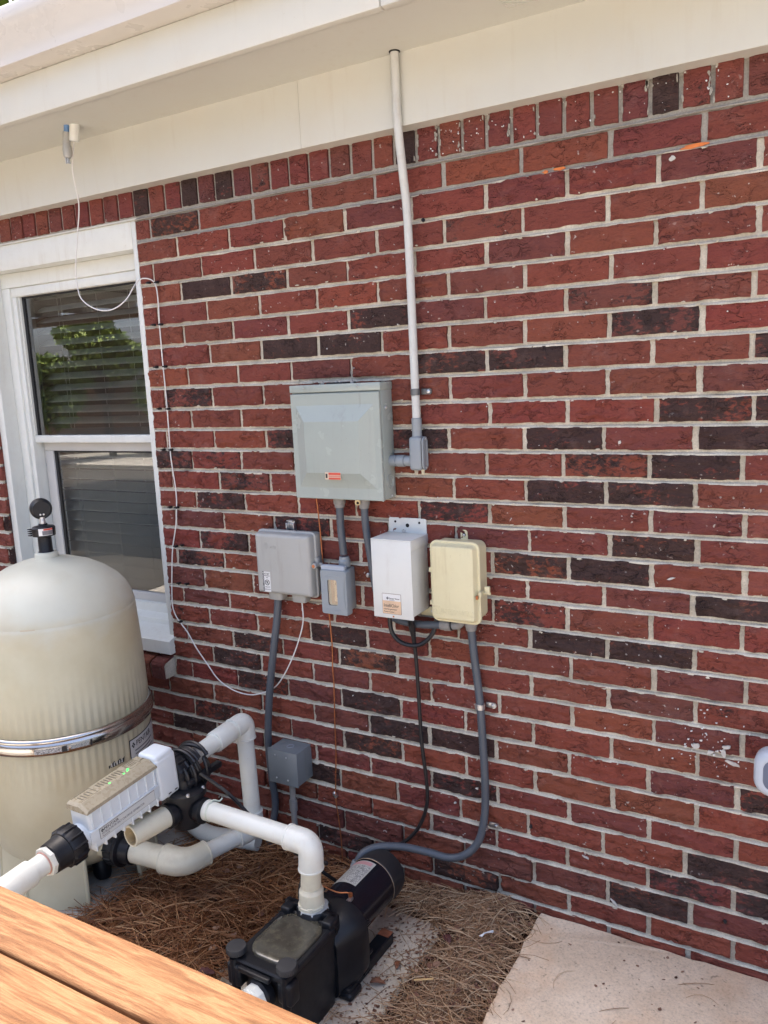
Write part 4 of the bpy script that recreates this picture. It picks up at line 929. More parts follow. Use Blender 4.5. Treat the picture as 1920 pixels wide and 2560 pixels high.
cable('power_cable', 'black cable loop hanging between the white power box and the timer box', [(0.836, -0.060, 0.885), (0.834, -0.060, 0.845), (0.838, -0.058, 0.815), (0.856, -0.055, 0.792), (0.886, -0.050, 0.781), (0.920, -0.046, 0.786), (0.950, -0.040, 0.812), (0.964, -0.034, 0.85), (0.968, -0.028, 0.90), (0.966, -0.022, 0.935)], 0.0062, 'cableblack', (0.9, -0.05, 0.78))
gw = thing('ground_wire', 'bare copper ground wire running down the bricks below the panel', 'wire', (0.6, -0.015, 0.0))
b = B(); b.tube([(0.583, -0.020, 1.19), (0.586, -0.016, 1.10), (0.5885, -0.014, 0.99), (0.596, -0.012, 0.90), (0.599, -0.012, 0.82), (0.601, -0.010, 0.722), (0.5985, -0.011, 0.66), (0.599, -0.010, 0.605), (0.594, -0.010, 0.485), (0.592, -0.010, 0.40), (0.590, -0.010, 0.363), (0.584, -0.012, 0.269), (0.588, -0.020, 0.22), (0.594, -0.022, 0.177), (0.604, -0.028, 0.10), (0.612, -0.04, 0.035)], 0.0020, 8, step=0.008); obj('wire', b, 'copper', gw)
b = B(); b.stack((0.578, -0.006, 0.242), (0, -1, 0), [(0, 0.008), (0.006, 0.008), (0.010, 0.005)], 12); b.stack((0.586, -0.010, 0.238), (0, -1, 0), [(0, 0.005), (0.010, 0.005)], 8); obj('clamp', b, 'steel', gw)
# white cable: soffit to window jamb to telecom box
wc = thing('white_cable', 'thin white cable drooping from the soffit and clipped down beside the window', 'cable', (0.01, 0, 0.53))
b = B(); b.tube([(-0.118, -0.150, 2.275), (-0.150, -0.145, 2.18), (-0.185, -0.105, 2.09), (-0.212, -0.100, 2.0), (-0.236, -0.100, 1.90), (-0.236, -0.100, 1.84), (-0.222, -0.100, 1.805), (-0.178, -0.098, 1.776), (-0.127, -0.094, 1.763), (-0.085, -0.082, 1.772), (-0.06, -0.06, 1.80), (-0.055, -0.035, 1.835), (-0.047, -0.016, 1.856), (-0.024, -0.012, 1.858), (0.004, -0.011, 1.848), (0.016, -0.010, 1.825), (0.018, -0.010, 1.775), (0.015, -0.010, 1.712), (0.014, -0.010, 1.604), (0.015, -0.010, 1.468), (0.012, -0.010, 1.33), (0.012, -0.010, 1.284), (0.020, -0.010, 1.189), (0.018, -0.010, 1.135), (0.006, -0.010, 1.065), (-0.016, -0.010, 0.993), (-0.029, -0.010, 0.921), (-0.043, -0.010, 0.800), (-0.034, -0.010, 0.755), (-0.010, -0.012, 0.728), (0.024, -0.018, 0.701), (0.062, -0.024, 0.655), (0.108, -0.026, 0.604), (0.147, -0.026, 0.560), (0.196, -0.026, 0.535), (0.245, -0.026, 0.5255), (0.294, -0.026, 0.528), (0.340, -0.020, 0.543), (0.382, -0.018, 0.568), (0.421, -0.024, 0.612), (0.457, -0.028, 0.667), (0.488, -0.030, 0.727), (0.515, -0.032, 0.80), (0.516, -0.032, 0.866)], 0.0020, 8, step=0.008); obj('wire', b, simple('white_jacket', (0.70, 0.69, 0.66), 0.4, var=0.03), wc)
for (x, z) in ((0.017, 1.842), (-0.018, 1.844), (0.018, 1.713), (-0.014, 1.714), (0.020, 1.582), (-0.019, 1.582), (0.017, 1.448), (-0.022, 1.449), (0.013, 1.316), (-0.021, 1.316), (0.016, 1.126), (-0.014, 1.126), (-0.005, 0.994), (0.025, 1.000), (-0.006, 0.867), (0.029, 0.868), (-0.016, 0.733)):
    b = B(); b.box((x - 0.009, -0.013, z - 0.0022), (x + 0.009, -0.004, z + 0.0022), 0.0015); b.stack((x + 0.004, -0.004, z), (0, -1, 0), [(0, 0.004), (0.011, 0.004)], 10); obj('clip', b, 'black', wc)
# plug and sleeves at the soffit
pg = thing('hanging_plug', 'grey taped plug and white sleeve hanging from the soffit', 'plug', (-0.13, -0.15, 2.29))
b = B(); b.cyl((-0.108, -0.156, 2.297), (-0.117, -0.156, 2.250), 0.0145, n=20); obj('sleeve', b, 'winwhite', pg)
b = B(); b.tube([(-0.128, -0.168, 2.298), (-0.134, -0.168, 2.27)], 0.0085, 14, step=0.003, rib=0.12); obj('blue_tube', b, 'bluetube', pg)
b = B(); b.cyl((-0.132, -0.168, 2.276), (-0.138, -0.168, 2.240), 0.0110, 0.0115, 18); obj('tape_wrap', b, 'greybox', pg)
b = B(); b.stack((-0.137, -0.168, 2.240), (-0.02, 0, -1), [(0, 0.012), (0.01, 0.0135), (0.03, 0.0125), (0.036, 0.009)], 14); obj('plug_body', b, 'greybox', pg)
for dx, dy in ((-0.004, -0.004), (0.004, -0.004), (0.0, 0.005)):
    b = B(); b.box((-0.138 + dx - 0.001, -0.168 + dy - 0.002, 2.188), (-0.138 + dx + 0.001, -0.168 + dy + 0.002, 2.206)); obj('prong', b, 'steel', pg)
# ---- lower junction box
jb = thing('junction_box', 'square steel grey junction box low on the wall on a short conduit', 'junction box', (0.44, 0, 0.0))
JF = wallframe(0.440, 0, 0.334)
b = B(); b.box((0.386, -0.082, 0.281), (0.494, -0.004, 0.388), 0.0012); obj('box', b, 'steelgrey', jb)
b = B(); b.box((0.384, -0.0855, 0.2785), (0.496, -0.0822, 0.3895), 0.001); b.box((0.384, -0.0855, 0.3885), (0.496, -0.078, 0.3905), 0.0006); cv = obj('cover', b, 'steelgrey', jb)
for x, z in ((0.414, 0.372), (0.456, 0.371), (0.414, 0.297), (0.457, 0.296)):
    b = B(); screw(b, (x, -0.0855, z), 0.0030); obj('screw', b, 'steel', cv)
b = B(); b.ring((0.442, -0.042, 0.3882), (0, 0, 1), 0.011, 0.0008, 24, 5); obj('knockout', b, simple('knockout_ring', (0.3, 0.33, 0.40), 0.4), jb)
b = B(); b.tube([(0.436, -0.040, 0.283), (0.436, -0.040, 0.0)], 0.0095, 16, step=0.05); obj('riser', b, 'oldpvc', jb)
b = B(); b.stack((0.436, -0.040, 0.205), (0, 0, -1), [(0, 0.010), (0.002, 0.0125), (0.038, 0.0125), (0.04, 0.010)], 20); obj('coupling', b, 'oldpvc', jb)
# nail stubs left in the wall
for x, z, lab in ((0.952, 1.905, 'small black anchor in the mortar right of the white conduit'), (1.212, 0.292, 'small dark anchor in the bricks right of the lower strap'), (1.705, 0.168, 'small grey nail head low on the wall above the slab')):
    b = B(); b.stack((x, 0.004, z), (0.3, -1, 0.1), [(0, 0.004), (0.012, 0.0048), (0.014, 0.003)], 10); tag(obj('wall_anchor', b, 'black', loc=(x, 0, z)), lab, 'anchor', 'small anchors left in the wall')
# ================================================================== FILTER TANK
FX, FY = -0.162, -0.384
ft = thing('filter_tank', 'tall beige domed pool filter tank with a steel clamp band', 'filter tank', (FX, FY, 0.016))
NS = 288
def ribbed(lo0, lo1, hi1, hi0, depth=0.0020):
    def f(h, r, i):
        a = min(1, max(0, (h - lo0) / max(1e-6, lo1 - lo0))) if h < lo1 else (1 if h < hi1 else min(1, max(0, (hi0 - h) / max(1e-6, hi0 - hi1))))
        return r - (depth * a if i % 4 < 2 else 0)
    return f
b = B()
prof = [(0.068, 0.05), (0.074, 0.105), (0.094, 0.155), (0.130, 0.200), (0.178, 0.230), (0.240, 0.246), (0.34, 0.2515), (0.40, 0.252), (0.415, 0.252), (0.425, 0.252), (0.500, 0.252), (0.512, 0.252), (0.516, 0.25)]
b.stack((FX, FY, 0), (0, 0, 1), prof, NS, True, ribbed(0.400, 0.425, 0.52, 0.53)); low = obj('lower_body', b, 'tank', ft, ang=60)
b = B()
prof = [(0.552, 0.249), (0.556, 0.252), (0.60, 0.2515), (0.635, 0.2505), (0.655, 0.2500), (0.75, 0.2470), (0.86, 0.2405), (0.872, 0.2398), (0.8735, 0.2385), (0.875, 0.2390), (0.90, 0.2330), (0.925, 0.2215), (0.952, 0.2000), (0.980, 0.1660), (1.003, 0.1250), (1.019, 0.0800), (1.027, 0.0450), (1.030, 0.0345), (1.042, 0.0330), (1.046, 0.0300), (1.047, 0.001)]
b.stack((FX, FY, 0), (0, 0, 1), prof, NS, True, ribbed(0.5, 0.51, 0.615, 0.66)); obj('dome', b, 'tank', ft, ang=60)
b = B(); b.stack((FX, FY, 0), (0, 0, 1), [(0.512, 0.254), (0.513, 0.2605), (0.517, 0.2625), (0.540, 0.2625), (0.544, 0.2600), (0.546, 0.2585), (0.550, 0.2600), (0.555, 0.2585), (0.559, 0.2530)], 96); band = obj('clamp_band', b, 'chrome', ft, ang=50)
def onband(a0, a1, z0, z1, r, mat, name, parent, n=24, th=0.0006):
    b = B(); V0 = []
    rows = []
    for k in range(n + 1):
        a = math.radians(a0 + (a1 - a0) * k / n); c, s_ = math.cos(a), math.sin(a)
        rows.append([(FX + (r + q) * c, FY + (r + q) * s_, z) for q, z in ((0, z0), (th, z0), (th, z1), (0, z1))])
    b.loft(rows); return obj(name, b, mat, parent)
onband(-57, -37, 0.520, 0.535, 0.2625, 'bandprint', 'worn_sticker', band); onband(-36, -25, 0.522, 0.533, 0.2625, 'smallprint', 'worn_sticker', band); onband(-24.2, -23, 0.519, 0.536, 0.2625, 'ink', 'sticker_edge', band); onband(-41, -38, 0.519, 0.5355, 0.2628, 'ink', 'sticker_edge', band)
b = B(); b.stack((FX + 0.2625 * math.cos(math.radians(-14)), FY + 0.2625 * math.sin(math.radians(-14)), 0.528), (math.cos(math.radians(-14)), math.sin(math.radians(-14)), 0), [(0, 0.0045), (0.0012, 0.0042)], 14); obj('rivet', b, 'chrome', band)
# label and torn sticker on the lower body
def wrapf(a_deg, z, r, flip=1):
    def f(p):
        a = math.radians(a_deg) + p.x / r; rr = r + p.z
        return Vector((FX + rr * math.cos(a), FY + rr * math.sin(a), z + p.y))
    return f
onband(4, 44, 0.375, 0.478, 0.2522, 'ink', 'label_border', low); onband(4.8, 44, 0.378, 0.475, 0.2526, 'label', 'brand_label', low)
text('label_text', 'PENTAIR', 0.024, None, 'ink', low, 0.0003, wrap=wrapf(10.5, 0.458, 0.2535))
for k in range(5): onband(9, 34 - 3 * (k % 2), 0.436 - k * 0.011, 0.440 - k * 0.011, 0.2533, 'inkgrey', 'label_line', low, 10, 0.0003)
b = B()
for (du, dv) in ((-1, 0), (1, 0), (0, 1), (0, -1)):
    P = []
    for (x, y) in ((0.006, 0), (0, 0.006), (-0.006, 0), (0, -0.006)): P.append(wrapf(7.6, 0.458, 0.2535)(Vector((x * 0.62 + du * 0.0045, y * 0.62 + dv * 0.0055, 0))))
    Q = [wrapf(7.6, 0.458, 0.2535)(Vector((x * 0.62 + du * 0.0045, y * 0.62 + dv * 0.0055, 0.0004))) for (x, y) in ((0.006, 0), (0, 0.006), (-0.006, 0), (0, -0.006))]
    b.loft([P, Q])
obj('label_logo', b, 'ink', low, smooth=False)
rs = random.Random(4); b = B()
for k in range(9):
    u = -0.024 + 0.006 * k; hgt = rs.uniform(0.008, 0.018)
    P = [Vector((u, 0, 0)), Vector((u + rs.uniform(0.003, 0.007), 0.001, 0)), Vector((u + rs.uniform(0.002, 0.009), hgt, 0)), Vector((u - 0.001, hgt * 0.7, 0))]
    f = wrapf(-8, 0.424, 0.2524); b.loft([[f(p) for p in P], [f(p + Vector((0, 0, 0.0005))) for p in P]])
obj('torn_sticker', b, 'ink', low, smooth=False)
b = B()
for k in range(5):
    u = -0.018 + 0.009 * k; P = [Vector((u, 0.003, 0)), Vector((u + 0.004, 0.002, 0)), Vector((u + 0.0035, 0.013, 0)), Vector((u + 0.001, 0.014, 0))]
    f = wrapf(-8, 0.424, 0.2530); b.loft([[f(p) for p in P], [f(p + Vector((0, 0, 0.0004))) for p in P]])
obj('torn_sticker', b, 'label', low, smooth=False)
onband(-58.5, -49, 0.852, 0.876, 0.2392, simple('faded_patch', (0.56, 0.49, 0.35), 0.45, var=0.04), 'faded_patch', ft)
# base with arched legs
def leg(a0, a1, name='leg'):
    b = B(); n = 10; rows = []
    for k in range(n + 1):
        a = math.radians(a0 + (a1 - a0) * k / n); c, s_ = math.cos(a), math.sin(a)
        e = 1.0
        rows.append([(FX + r * c, FY + r * s_, z) for r, z in ((0.222, 0.190), (0.236, 0.017), (0.226, 0.017), (0.205, 0.180))])
    b.loft(rows)
    for a in (a0, a1, (a0 + a1) / 2):
        ar = math.radians(a); c, s_ = math.cos(ar), math.sin(ar)
        b.tube([(FX + 0.222 * c, FY + 0.222 * s_, 0.186), (FX + 0.236 * c, FY + 0.236 * s_, 0.018)], 0.006, 8, step=0.1)
    return obj(name, b, 'tank', ft, ang=30)
for a0, a1 in ((-126, -36), (6, 66), (98, 150), (182, 224)): leg(a0, a1)
b = B(); b.stack((FX + 0.12, FY - 0.03, 0.105), (0.25, -0.1, -1), [(0, 0.026), (0.03, 0.028), (0.06, 0.028), (0.075, 0.022)], 16); obj('drain_plug', b, 'black', ft)
# air relief and gauge
b = B(); b.stack((FX, FY, 1.040), (0, 0, 1), [(0, 0.0225), (0.004, 0.0235), (0.010, 0.0200), (0.052, 0.0195), (0.054, 0.024)], 28); b.box((FX - 0.024, FY - 0.004, 1.045), (FX + 0.020, FY + 0.004, 1.085), 0.003); b.stack((FX, FY, 1.094), (0, 0, 1), [(0, 0.020), (0.002, 0.0325), (0.026, 0.0335), (0.030, 0.030), (0.034, 0.013), (0.038, 0.0125)], 28); obj('relief_valve', b, 'black', ft, ang=30)
for k in range(4):
    b = B(); b.box((FX - 0.030, FY - 0.034 + 0.0, 1.098 + k * 0.0062), (FX - 0.016, FY - 0.020, 1.1008 + k * 0.0062), 0.001); obj('grip_rib', b, 'black', ft)
b = B(); rows = []
for k in range(15):
    a = math.radians(-62 + 70 * k / 14); c, s_ = math.cos(a), math.sin(a)
    rows.append([(FX + (0.0336 + q) * c, FY + (0.0336 + q) * s_, zz) for q, zz in ((0, 1.100), (0.0006, 1.100), (0.0006, 1.121), (0, 1.121))])
b.loft(rows); lb = obj('valve_label', b, 'label', ft)
for nm, a0, a1, z0, z1, mt in (('label_print', -44, 8, 1.1015, 1.1145, 'smallprint'), ('label_red_bar', -38, 8, 1.1155, 1.1205, 'redink')):
    b = B(); rows = []
    for k in range(11):
        a = math.radians(a0 + (a1 - a0) * k / 10); c, s_ = math.cos(a), math.sin(a)
        rows.append([(FX + (0.0342 + q) * c, FY + (0.0342 + q) * s_, zz) for q, zz in ((0, z0), (0.0004, z0), (0.0004, z1), (0, z1))])
    b.loft(rows); obj(nm, b, mt if mt != 'smallprint' else 'inkgrey', ft)
b = B(); b.stack((FX, FY, 1.130), (0, 0, 1), [(0, 0.0085), (0.006, 0.0095), (0.014, 0.0075), (0.022, 0.0075)], 16); obj('gauge_stem', b, 'steel', ft)
GD = Vector((0.84, -0.54, 0.02)).normalized(); GC = Vector((FX - 0.006, FY + 0.004, 1.176))
b = B(); b.stack(GC - GD * 0.016, GD, [(0, 0.0295), (0.002, 0.0315), (0.018, 0.0315), (0.022, 0.0295), (0.028, 0.0250), (0.031, 0.0240)], 40); gg = obj('gauge', b, 'black', ft, ang=30)
for dx in (-0.0045, 0.0045):
    q = GC + GD * 0.0150 + Vector((GD.y * -1, GD.x, 0)) * dx + Vector((0, 0, -0.016)); b = B(); screw(b, q, 0.0030, GD); obj('gauge_screw', b, 'steel', gg)
# ================================================================== PVC PLUMBING
RP, RF = 0.0250, 0.0310            # pipe and fitting radii
def pipe(parent, p0, p1, r=RP, mat='pvc', name='pipe'):
    b = B(); b.cyl(p0, p1, r, n=32); return obj(name, b, mat, parent)
def sleeve(parent, p0, p1, r=RF, mat='pvc', name='coupling'):
    p0, p1 = Vector(p0), Vector(p1); L = (p1 - p0).length
    b = B(); b.stack(p0, p1 - p0, [(0, r - 0.0035), (0.0012, r - 0.0005), (0.0035, r), (L - 0.0035, r), (L - 0.0012, r - 0.0005), (L, r - 0.0035)], 36); return obj(name, b, mat, parent)
def elbow(parent, a, c, e, r=RF, mat='pvc', bend=0.030, hub=0.036, ra=None, re=None):
    """90 degree elbow at corner c from the direction of a to the direction of e"""
    a, c, e = Vector(a), Vector(c), Vector(e); da = (a - c).normalized(); de = (e - c).normalized()
    b = B(); pts = []
    P0 = c + da * (bend + hub); P1 = c + de * (bend + hub)
    path = [P0, c + da * (bend + 0.002)]
    for k in range(1, 10):
        t = k / 10; path.append((1 - t) ** 2 * (c + da * bend) + 2 * t * (1 - t) * c + t * t * (c + de * bend))
    path += [c + de * (bend + 0.002), P1]
    n = 32; rings = []; ax = None
    for i, p in enumerate(path):
        d = (path[min(i + 1, len(path) - 1)] - path[max(i - 1, 0)]).normalized()
        if ax is None: ax = d.orthogonal().normalized()
        ax = (ax - d * ax.dot(d)).normalized(); bx = d.cross(ax); t = i / (len(path) - 1)
        rr = r if ra is None else ra * (1 - t) + re * t
        rings.append([p + (ax * math.cos(2 * PI * k / n) + bx * math.sin(2 * PI * k / n)) * rr for k in range(n)])
    b.loft(rings); o = obj('elbow', b, mat, parent, ang=45)
    for P, d, rr in ((P0, da, r if ra is None else ra), (P1, de, r if re is None else re)):
        b = B(); b.stack(P - d * 0.004, d, [(0, rr), (0.001, rr + 0.0013), (0.0045, rr + 0.0013), (0.0055, rr - 0.002)], 32); obj('elbow_rim', b, mat, parent)
    return o
# -- pump discharge pipe: riser, elbow, run to the diverter valve
EP = Vector((0.822, -0.475, 0.404)); VE = Vector((0.478, -0.468, 0.406))
dp = thing('discharge_pipe', 'white plastic pipe rising from the pump and turning left to the black valve', 'pipe', (0.815, -0.475, 0.24))
PB_ = Vector((0.812, -0.476, 0.236))
elbow(dp, PB_, EP, VE, mat='pvc')
pipe(dp, EP + (PB_ - EP).normalized() * 0.06, PB_ + Vector((0, 0, 0.03)), mat='pvcold'); pipe(dp, EP + (VE - EP).normalized() * 0.06, VE)
u = (EP - PB_).normalized()
b = B(); b.stack(PB_ - u * 0.004, u, [(0, 0.024), (0.0, 0.033), (0.011, 0.033), (0.012, 0.0305), (0.046, 0.0305), (0.050, 0.0285), (0.053, 0.027), (0.056, 0.0262)], 36, True); obj('male_adapter', b, 'pvcold', dp, ang=25)
b = B(); b.stack(PB_ + u * 0.0, u, [(-0.002, 0.0345), (0.010, 0.0345), (0.0105, 0.031)], 6); obj('hex_collar', b, 'pvcold', dp, ang=10)
sleeve(dp, VE + Vector((0.018, 0, 0)), VE - Vector((0.004, 0, 0)), RP + 0.0022, name='socket_lip')
b = B(); b.tube([VE + Vector((0.020, -0.010, 0.024)), VE + Vector((0.022, 0.008, 0.028)), VE + Vector((0.030, 0.022, 0.020)), VE + Vector((0.034, 0.030, 0.026))], 0.0022, 6, step=0.004); b.ring(VE + Vector((0.020, 0, 0)), (1, 0.1, 0), 0.0262, 0.0016, 28, 6); obj('zip_tie', b, simple('pale_tie', (0.6, 0.66, 0.55), 0.5), dp)
# -- diverter valve
VC = Vector((0.415, -0.475, 0.406))
vv = thing('diverter_valve', 'black three way diverter valve under the coiled cable', 'valve', (VC.x, VC.y, 0.35))
b = B(); b.stack((VC.x, VC.y, 0), (0, 0, 1), [(0.352, 0.020), (0.356, 0.040), (0.366, 0.047), (0.438, 0.047), (0.440, 0.056), (0.456, 0.056), (0.460, 0.050)], 36)
b.stack(VC, (1, 0, 0), [(0.030, 0.030), (0.050, 0.032), (0.052, 0.0335), (0.066, 0.0335), (0.068, 0.0300)], 28)
b.stack(VC, (-0.12, -1, 0), [(0.030, 0.030), (0.046, 0.032), (0.048, 0.0335), (0.066, 0.0335), (0.068, 0.0300)], 28)
b.stack(VC, (-1, 0.2, 0), [(0.030, 0.030), (0.066, 0.0335), (0.068, 0.030)], 28)
obj('body', b, 'black', vv, ang=35)
b = B(); b.box((VC.x + 0.01, VC.y - 0.010, 0.468), (VC.x + 0.030, VC.y + 0.120, 0.486), 0.005, mat=None); b.stack((VC.x, VC.y, 0.458), (0, 0, 1), [(0, 0.022), (0.026, 0.020)], 20); obj('handle', b, 'black', vv)
for k in range(6):
    a = 2 * PI * k / 6 + 0.4; b = B(); b.stack((VC.x + 0.051 * math.cos(a), VC.y + 0.051 * math.sin(a), 0.456), (0, 0, 1), [(0, 0.005), (0.006, 0.005), (0.008, 0.003)], 8); obj('bolt', b, 'steel', vv)
stub = thing('open_pipe_stub', 'short yellowed open ended pipe stub on the black valve', 'pipe', (0.40, -0.60, 0.40))
d = Vector((-0.14, -1, 0)).normalized(); P0 = VC + d * 0.055; P1 = VC + d * 0.176
b = B(); n = 36; a_ = Vector((0, 0, 1)); b_ = d.cross(a_)
ringp = lambda c, r: [c + (a_ * math.cos(2 * PI * i / n) + b_ * math.sin(2 * PI * i / n)) * r for i in range(n)]
b.loft([ringp(P0, RP + 0.003), ringp(P1 - d * 0.001, RP + 0.003), ringp(P1, RP + 0.002), ringp(P1, RP - 0.0022)], True, False); obj('pipe', b, 'pvcold', stub)
b = B(); b.loft([ringp(P1 - d * 0.0004, RP - 0.0021), ringp(P0 + d * 0.02, RP - 0.0026)], False, True); obj('bore', b, 'pvcinside', stub)
# -- filter outlet: union, elbow, riser, top elbow, return to the chlorinator
rp = thing('return_pipe', 'white plastic pipe from the filter outlet up the wall side to the chlorinator', 'pipe', (0.33, -0.41, 0.17))
U0 = Vector((0.130, -0.432, 0.170)); E1 = Vector((0.322, -0.412, 0.170)); RB = Vector((0.391, -0.185, 0.172)); RT = Vector((0.385, -0.185, 0.520))
E1b = E1 + (RB - E1).normalized() * 0.06
pipe(rp, U0, E1 - (E1 - U0).normalized() * 0.05, 0.0335, 'pvcold')
elbow(rp, U0, E1, RB, mat='pvcold', bend=0.040, hub=0.030, ra=0.0410, re=0.0350)
pipe(rp, E1 + (RB - E1).normalized() * 0.06, RB - (RB - E1).normalized() * 0.05)
elbow(rp, E1, RB, RT, bend=0.026, hub=0.034)
pipe(rp, RB + Vector((0, 0, 0.05)), RT - Vector((0, 0, 0.05)))
CA, CB = RT, Vector((0.378, -0.887, 0.469)); CU = (CB - CA).normalized(); CL = (CB - CA).length
at = lambda t: CA + CU * (CL * t)
elbow(rp, RB, RT, CB, bend=0.022, hub=0.030)
sleeve(rp, at(0.088), at(0.188)); pipe(rp, at(0.07), at(0.42))
un = thing('filter_union', 'black ribbed union nut on the filter outlet pipe', 'union', (0.09, -0.436, 0.17))
UD = (E1 - U0).normalized(); UO = Vector((0.075, -0.438, 0.170))
def nut(parent, p, d, r, L, nrib, mat='black', name='nut'):
    b = B(); k = nrib * 6
    b.stack(p, d, [(0, r * 0.86), (0.0015, r * 0.97), (L * 0.12, r), (L * 0.85, r), (L * 0.97, r * 0.95), (L, r * 0.82)], k, True, lambda h, rr, i: rr + (0.0035 if (i % 6 == 0 and 0.001 < h < L * 0.95) else 0)); return obj(name, b, mat, parent, ang=28)
nut(un, UO - UD * 0.018, UD, 0.048, 0.036, 12)
b = B(); b.stack(UO + UD * 0.012, UD, [(0, 0.046), (0.012, 0.052), (0.018, 0.052), (0.022, 0.041), (0.054, 0.039), (0.056, 0.036)], 36); obj('tailpiece', b, 'black', un)
b = B(); b.cyl(UO - UD * 0.06, UO - UD * 0.015, 0.038, n=28); obj('tank_port', b, 'tank', un)
# -- drain line on the ground behind the valve
dl = thing('drain_pipe', 'white drain pipe lying on the straw behind the black valve', 'pipe', (0.2, -0.12, 0.05))
b = B(); b.tube([(-0.02, -0.09, 0.10), (0.06, -0.12, 0.075), (0.15, -0.135, 0.062), (0.26, -0.115, 0.062), (0.33, -0.10, 0.062)], 0.028, 20, step=0.012); obj('pipe', b, 'pvc', dl)
b = B(); b.ring((0.235, -0.121, 0.062), (1, 0.15, 0), 0.0285, 0.002, 28, 6); obj('joint_ring', b, 'pvc', dl)
# ================================================================== SALT CHLORINATOR CELL
cl = thing('chlorinator_cell', 'white ribbed salt chlorinator cell with a smoked display cover and green lights', 'chlorinator', (0.38, -0.65, 0.45))
side = Vector((1, 0, 0)); side = (side - CU * side.dot(CU)).normalized(); upv = side.cross(CU); 
if upv.z < 0: upv = -upv
CF = lambda t: frame(at(t), CU, upv)          # local x along the flow, y up, z = x cross y
ZS = 1.0 if frame(at(0), CU, upv).col[2].to_3d().dot(side) > 0 else -1.0   # local z sign that faces the right (+X) side
t0, t1 = 0.535, 0.845; LB_ = (t1 - t0) * CL
F0 = CF(t0)
def lb(b, x0, x1, y0, y1, z0, z1, r=0.0, seg=2):
    za, zb = sorted((z0 * ZS, z1 * ZS)); b.box((x0, y0, za), (x1, y1, zb), r, seg, mat=F0); return b
b = B(); lb(b, 0, LB_, -0.034, 0.070, -0.033, 0.033, 0.009, 4); body = obj('housing', b, 'cell', cl)
b = B(); lb(b, 0.004, LB_ + 0.002, 0.014, 0.020, -0.034, 0.0375, 0.0025, 2); lb(b, 0.002, LB_ + 0.003, -0.016, 0.016, -0.034, 0.0352, 0.002, 2); obj('side_ledge', b, 'cell', body)
for k in range(8):
    x = 0.012 + k * (LB_ - 0.022) / 7; b = B(); lb(b, x - 0.0014, x + 0.0014, 0.019, 0.066, 0.030, 0.0362, 0.0008, 1); obj('rib', b, 'cell', body)
    b = B(); lb(b, x - 0.0022, x + 0.0022, -0.039, -0.015, 0.010, 0.0345, 0.0018, 2); obj('rib', b, 'cell', body)
# sloping smoked cover
b = B(); sec = [(-0.035, 0.066), (-0.035, 0.082), (-0.030, 0.086), (0.012, 0.087), (0.036, 0.074), (0.037, 0.066)]
rings = []
for x, ins in ((-0.001, 0.004), (0.004, 0.0), (LB_ - 0.004, 0.0), (LB_ + 0.003, 0.006)):
    rings.append([F0 @ Vector((x, y - (ins if y > 0.07 else 0), z * ZS)) for z, y in sec])
b.loft(rings); cov = obj('display_cover', b, 'cellcover', cl, ang=25)
def strip(b, x0, x1, z0, z1, h=0.0004, y=0.0866):
    yy = lambda z: y if z < 0.010 else y - (z - 0.012) * 0.54
    b.loft([[F0 @ Vector((x, yy(z) + q, z * ZS)) for x, z in ((x0, z0), (x1, z0), (x1, z1), (x0, z1))] for q in (0, h)])
b = B()
for k in range(9): strip(b, 0.075 + k * 0.0085, 0.078 + k * 0.0085, -0.022, 0.004 - 0.004 * (k % 3))
for k in range(4): strip(b, 0.172 + k * 0.009, 0.175 + k * 0.009, -0.018, 0.004)
for (xa, xb, za, zb) in ((0.160, 0.1615, -0.026, 0.008), (0.160, 0.212, -0.027, -0.0258), (0.160, 0.212, 0.0072, 0.0085), (0.02, 0.0215, -0.026, 0.006), (0.02, 0.055, -0.027, -0.0258), (0.02, 0.055, 0.006, 0.0072), (0.054, 0.0555, -0.026, 0.006)): strip(b, xa, xb, za, zb)
for k in range(3): strip(b, 0.026, 0.048, -0.020 + k * 0.007, -0.0185 + k * 0.007)
strip(b, 0.004, 0.016, -0.006, -0.002)
obj('display_print', b, simple('cover_ink', (0.10, 0.082, 0.05), 0.5, var=0.1), cov, smooth=False)
for (x, z) in ((0.058, -0.002), (0.0615, 0.0015), (0.065, 0.004), (0.078, 0.006), (0.1235, 0.0060)):
    b = B(); strip(b, x - 0.0022, x + 0.0022, z - 0.0020, z + 0.0020, 0.0007); obj('indicator_light', b, 'led', cov)
# side label
def sl_(b, x0, x1, y0, y1, z, h=0.0003):
    b.loft([[F0 @ Vector((x, y, (z + q) * ZS)) for x, y in ((x0, y0), (x1, y0), (x1, y1), (x0, y1))] for q in (0, h)])
b = B(); sl_(b, 0.020, LB_ - 0.022, -0.0135, 0.0135, 0.0354); obj('label_border', b, 'ink', body, smooth=False)
b = B(); sl_(b, 0.0208, LB_ - 0.0228, -0.0127, 0.0127, 0.0357); obj('label', b, simple('cell_label', (0.60, 0.62, 0.60), 0.4, var=0.03), body, smooth=False)
TX = frame(F0 @ Vector((LB_ - 0.024, 0, 0.0362 * ZS)), -CU, upv)
if TX.col[2].to_3d().dot(side) < 0: TX = frame(F0 @ Vector((0.023, 0, 0.0362 * ZS)), CU, upv)
text('label_text', 'PENTAIR', 0.0100, TX @ Matrix.Translation((0.011, 0.0062, 0)), 'ink', body, 0.0002, xs=1.15)
text('label_text', 'INTELLICHLOR SALT CHLORINE GENERATOR', 0.0078, TX @ Matrix.Translation((0.004, -0.0022, 0)), 'inkgrey', body, 0.0002, xs=0.84)
text('label_text', 'Model IC40', 0.0046, TX @ Matrix.Translation((0.004, -0.0088, 0)), 'inkgrey', body, 0.0002)
diamond(TX @ Matrix.Translation((0.0062, 0.0062, 0)), 0.0036, 'label_logo', body)
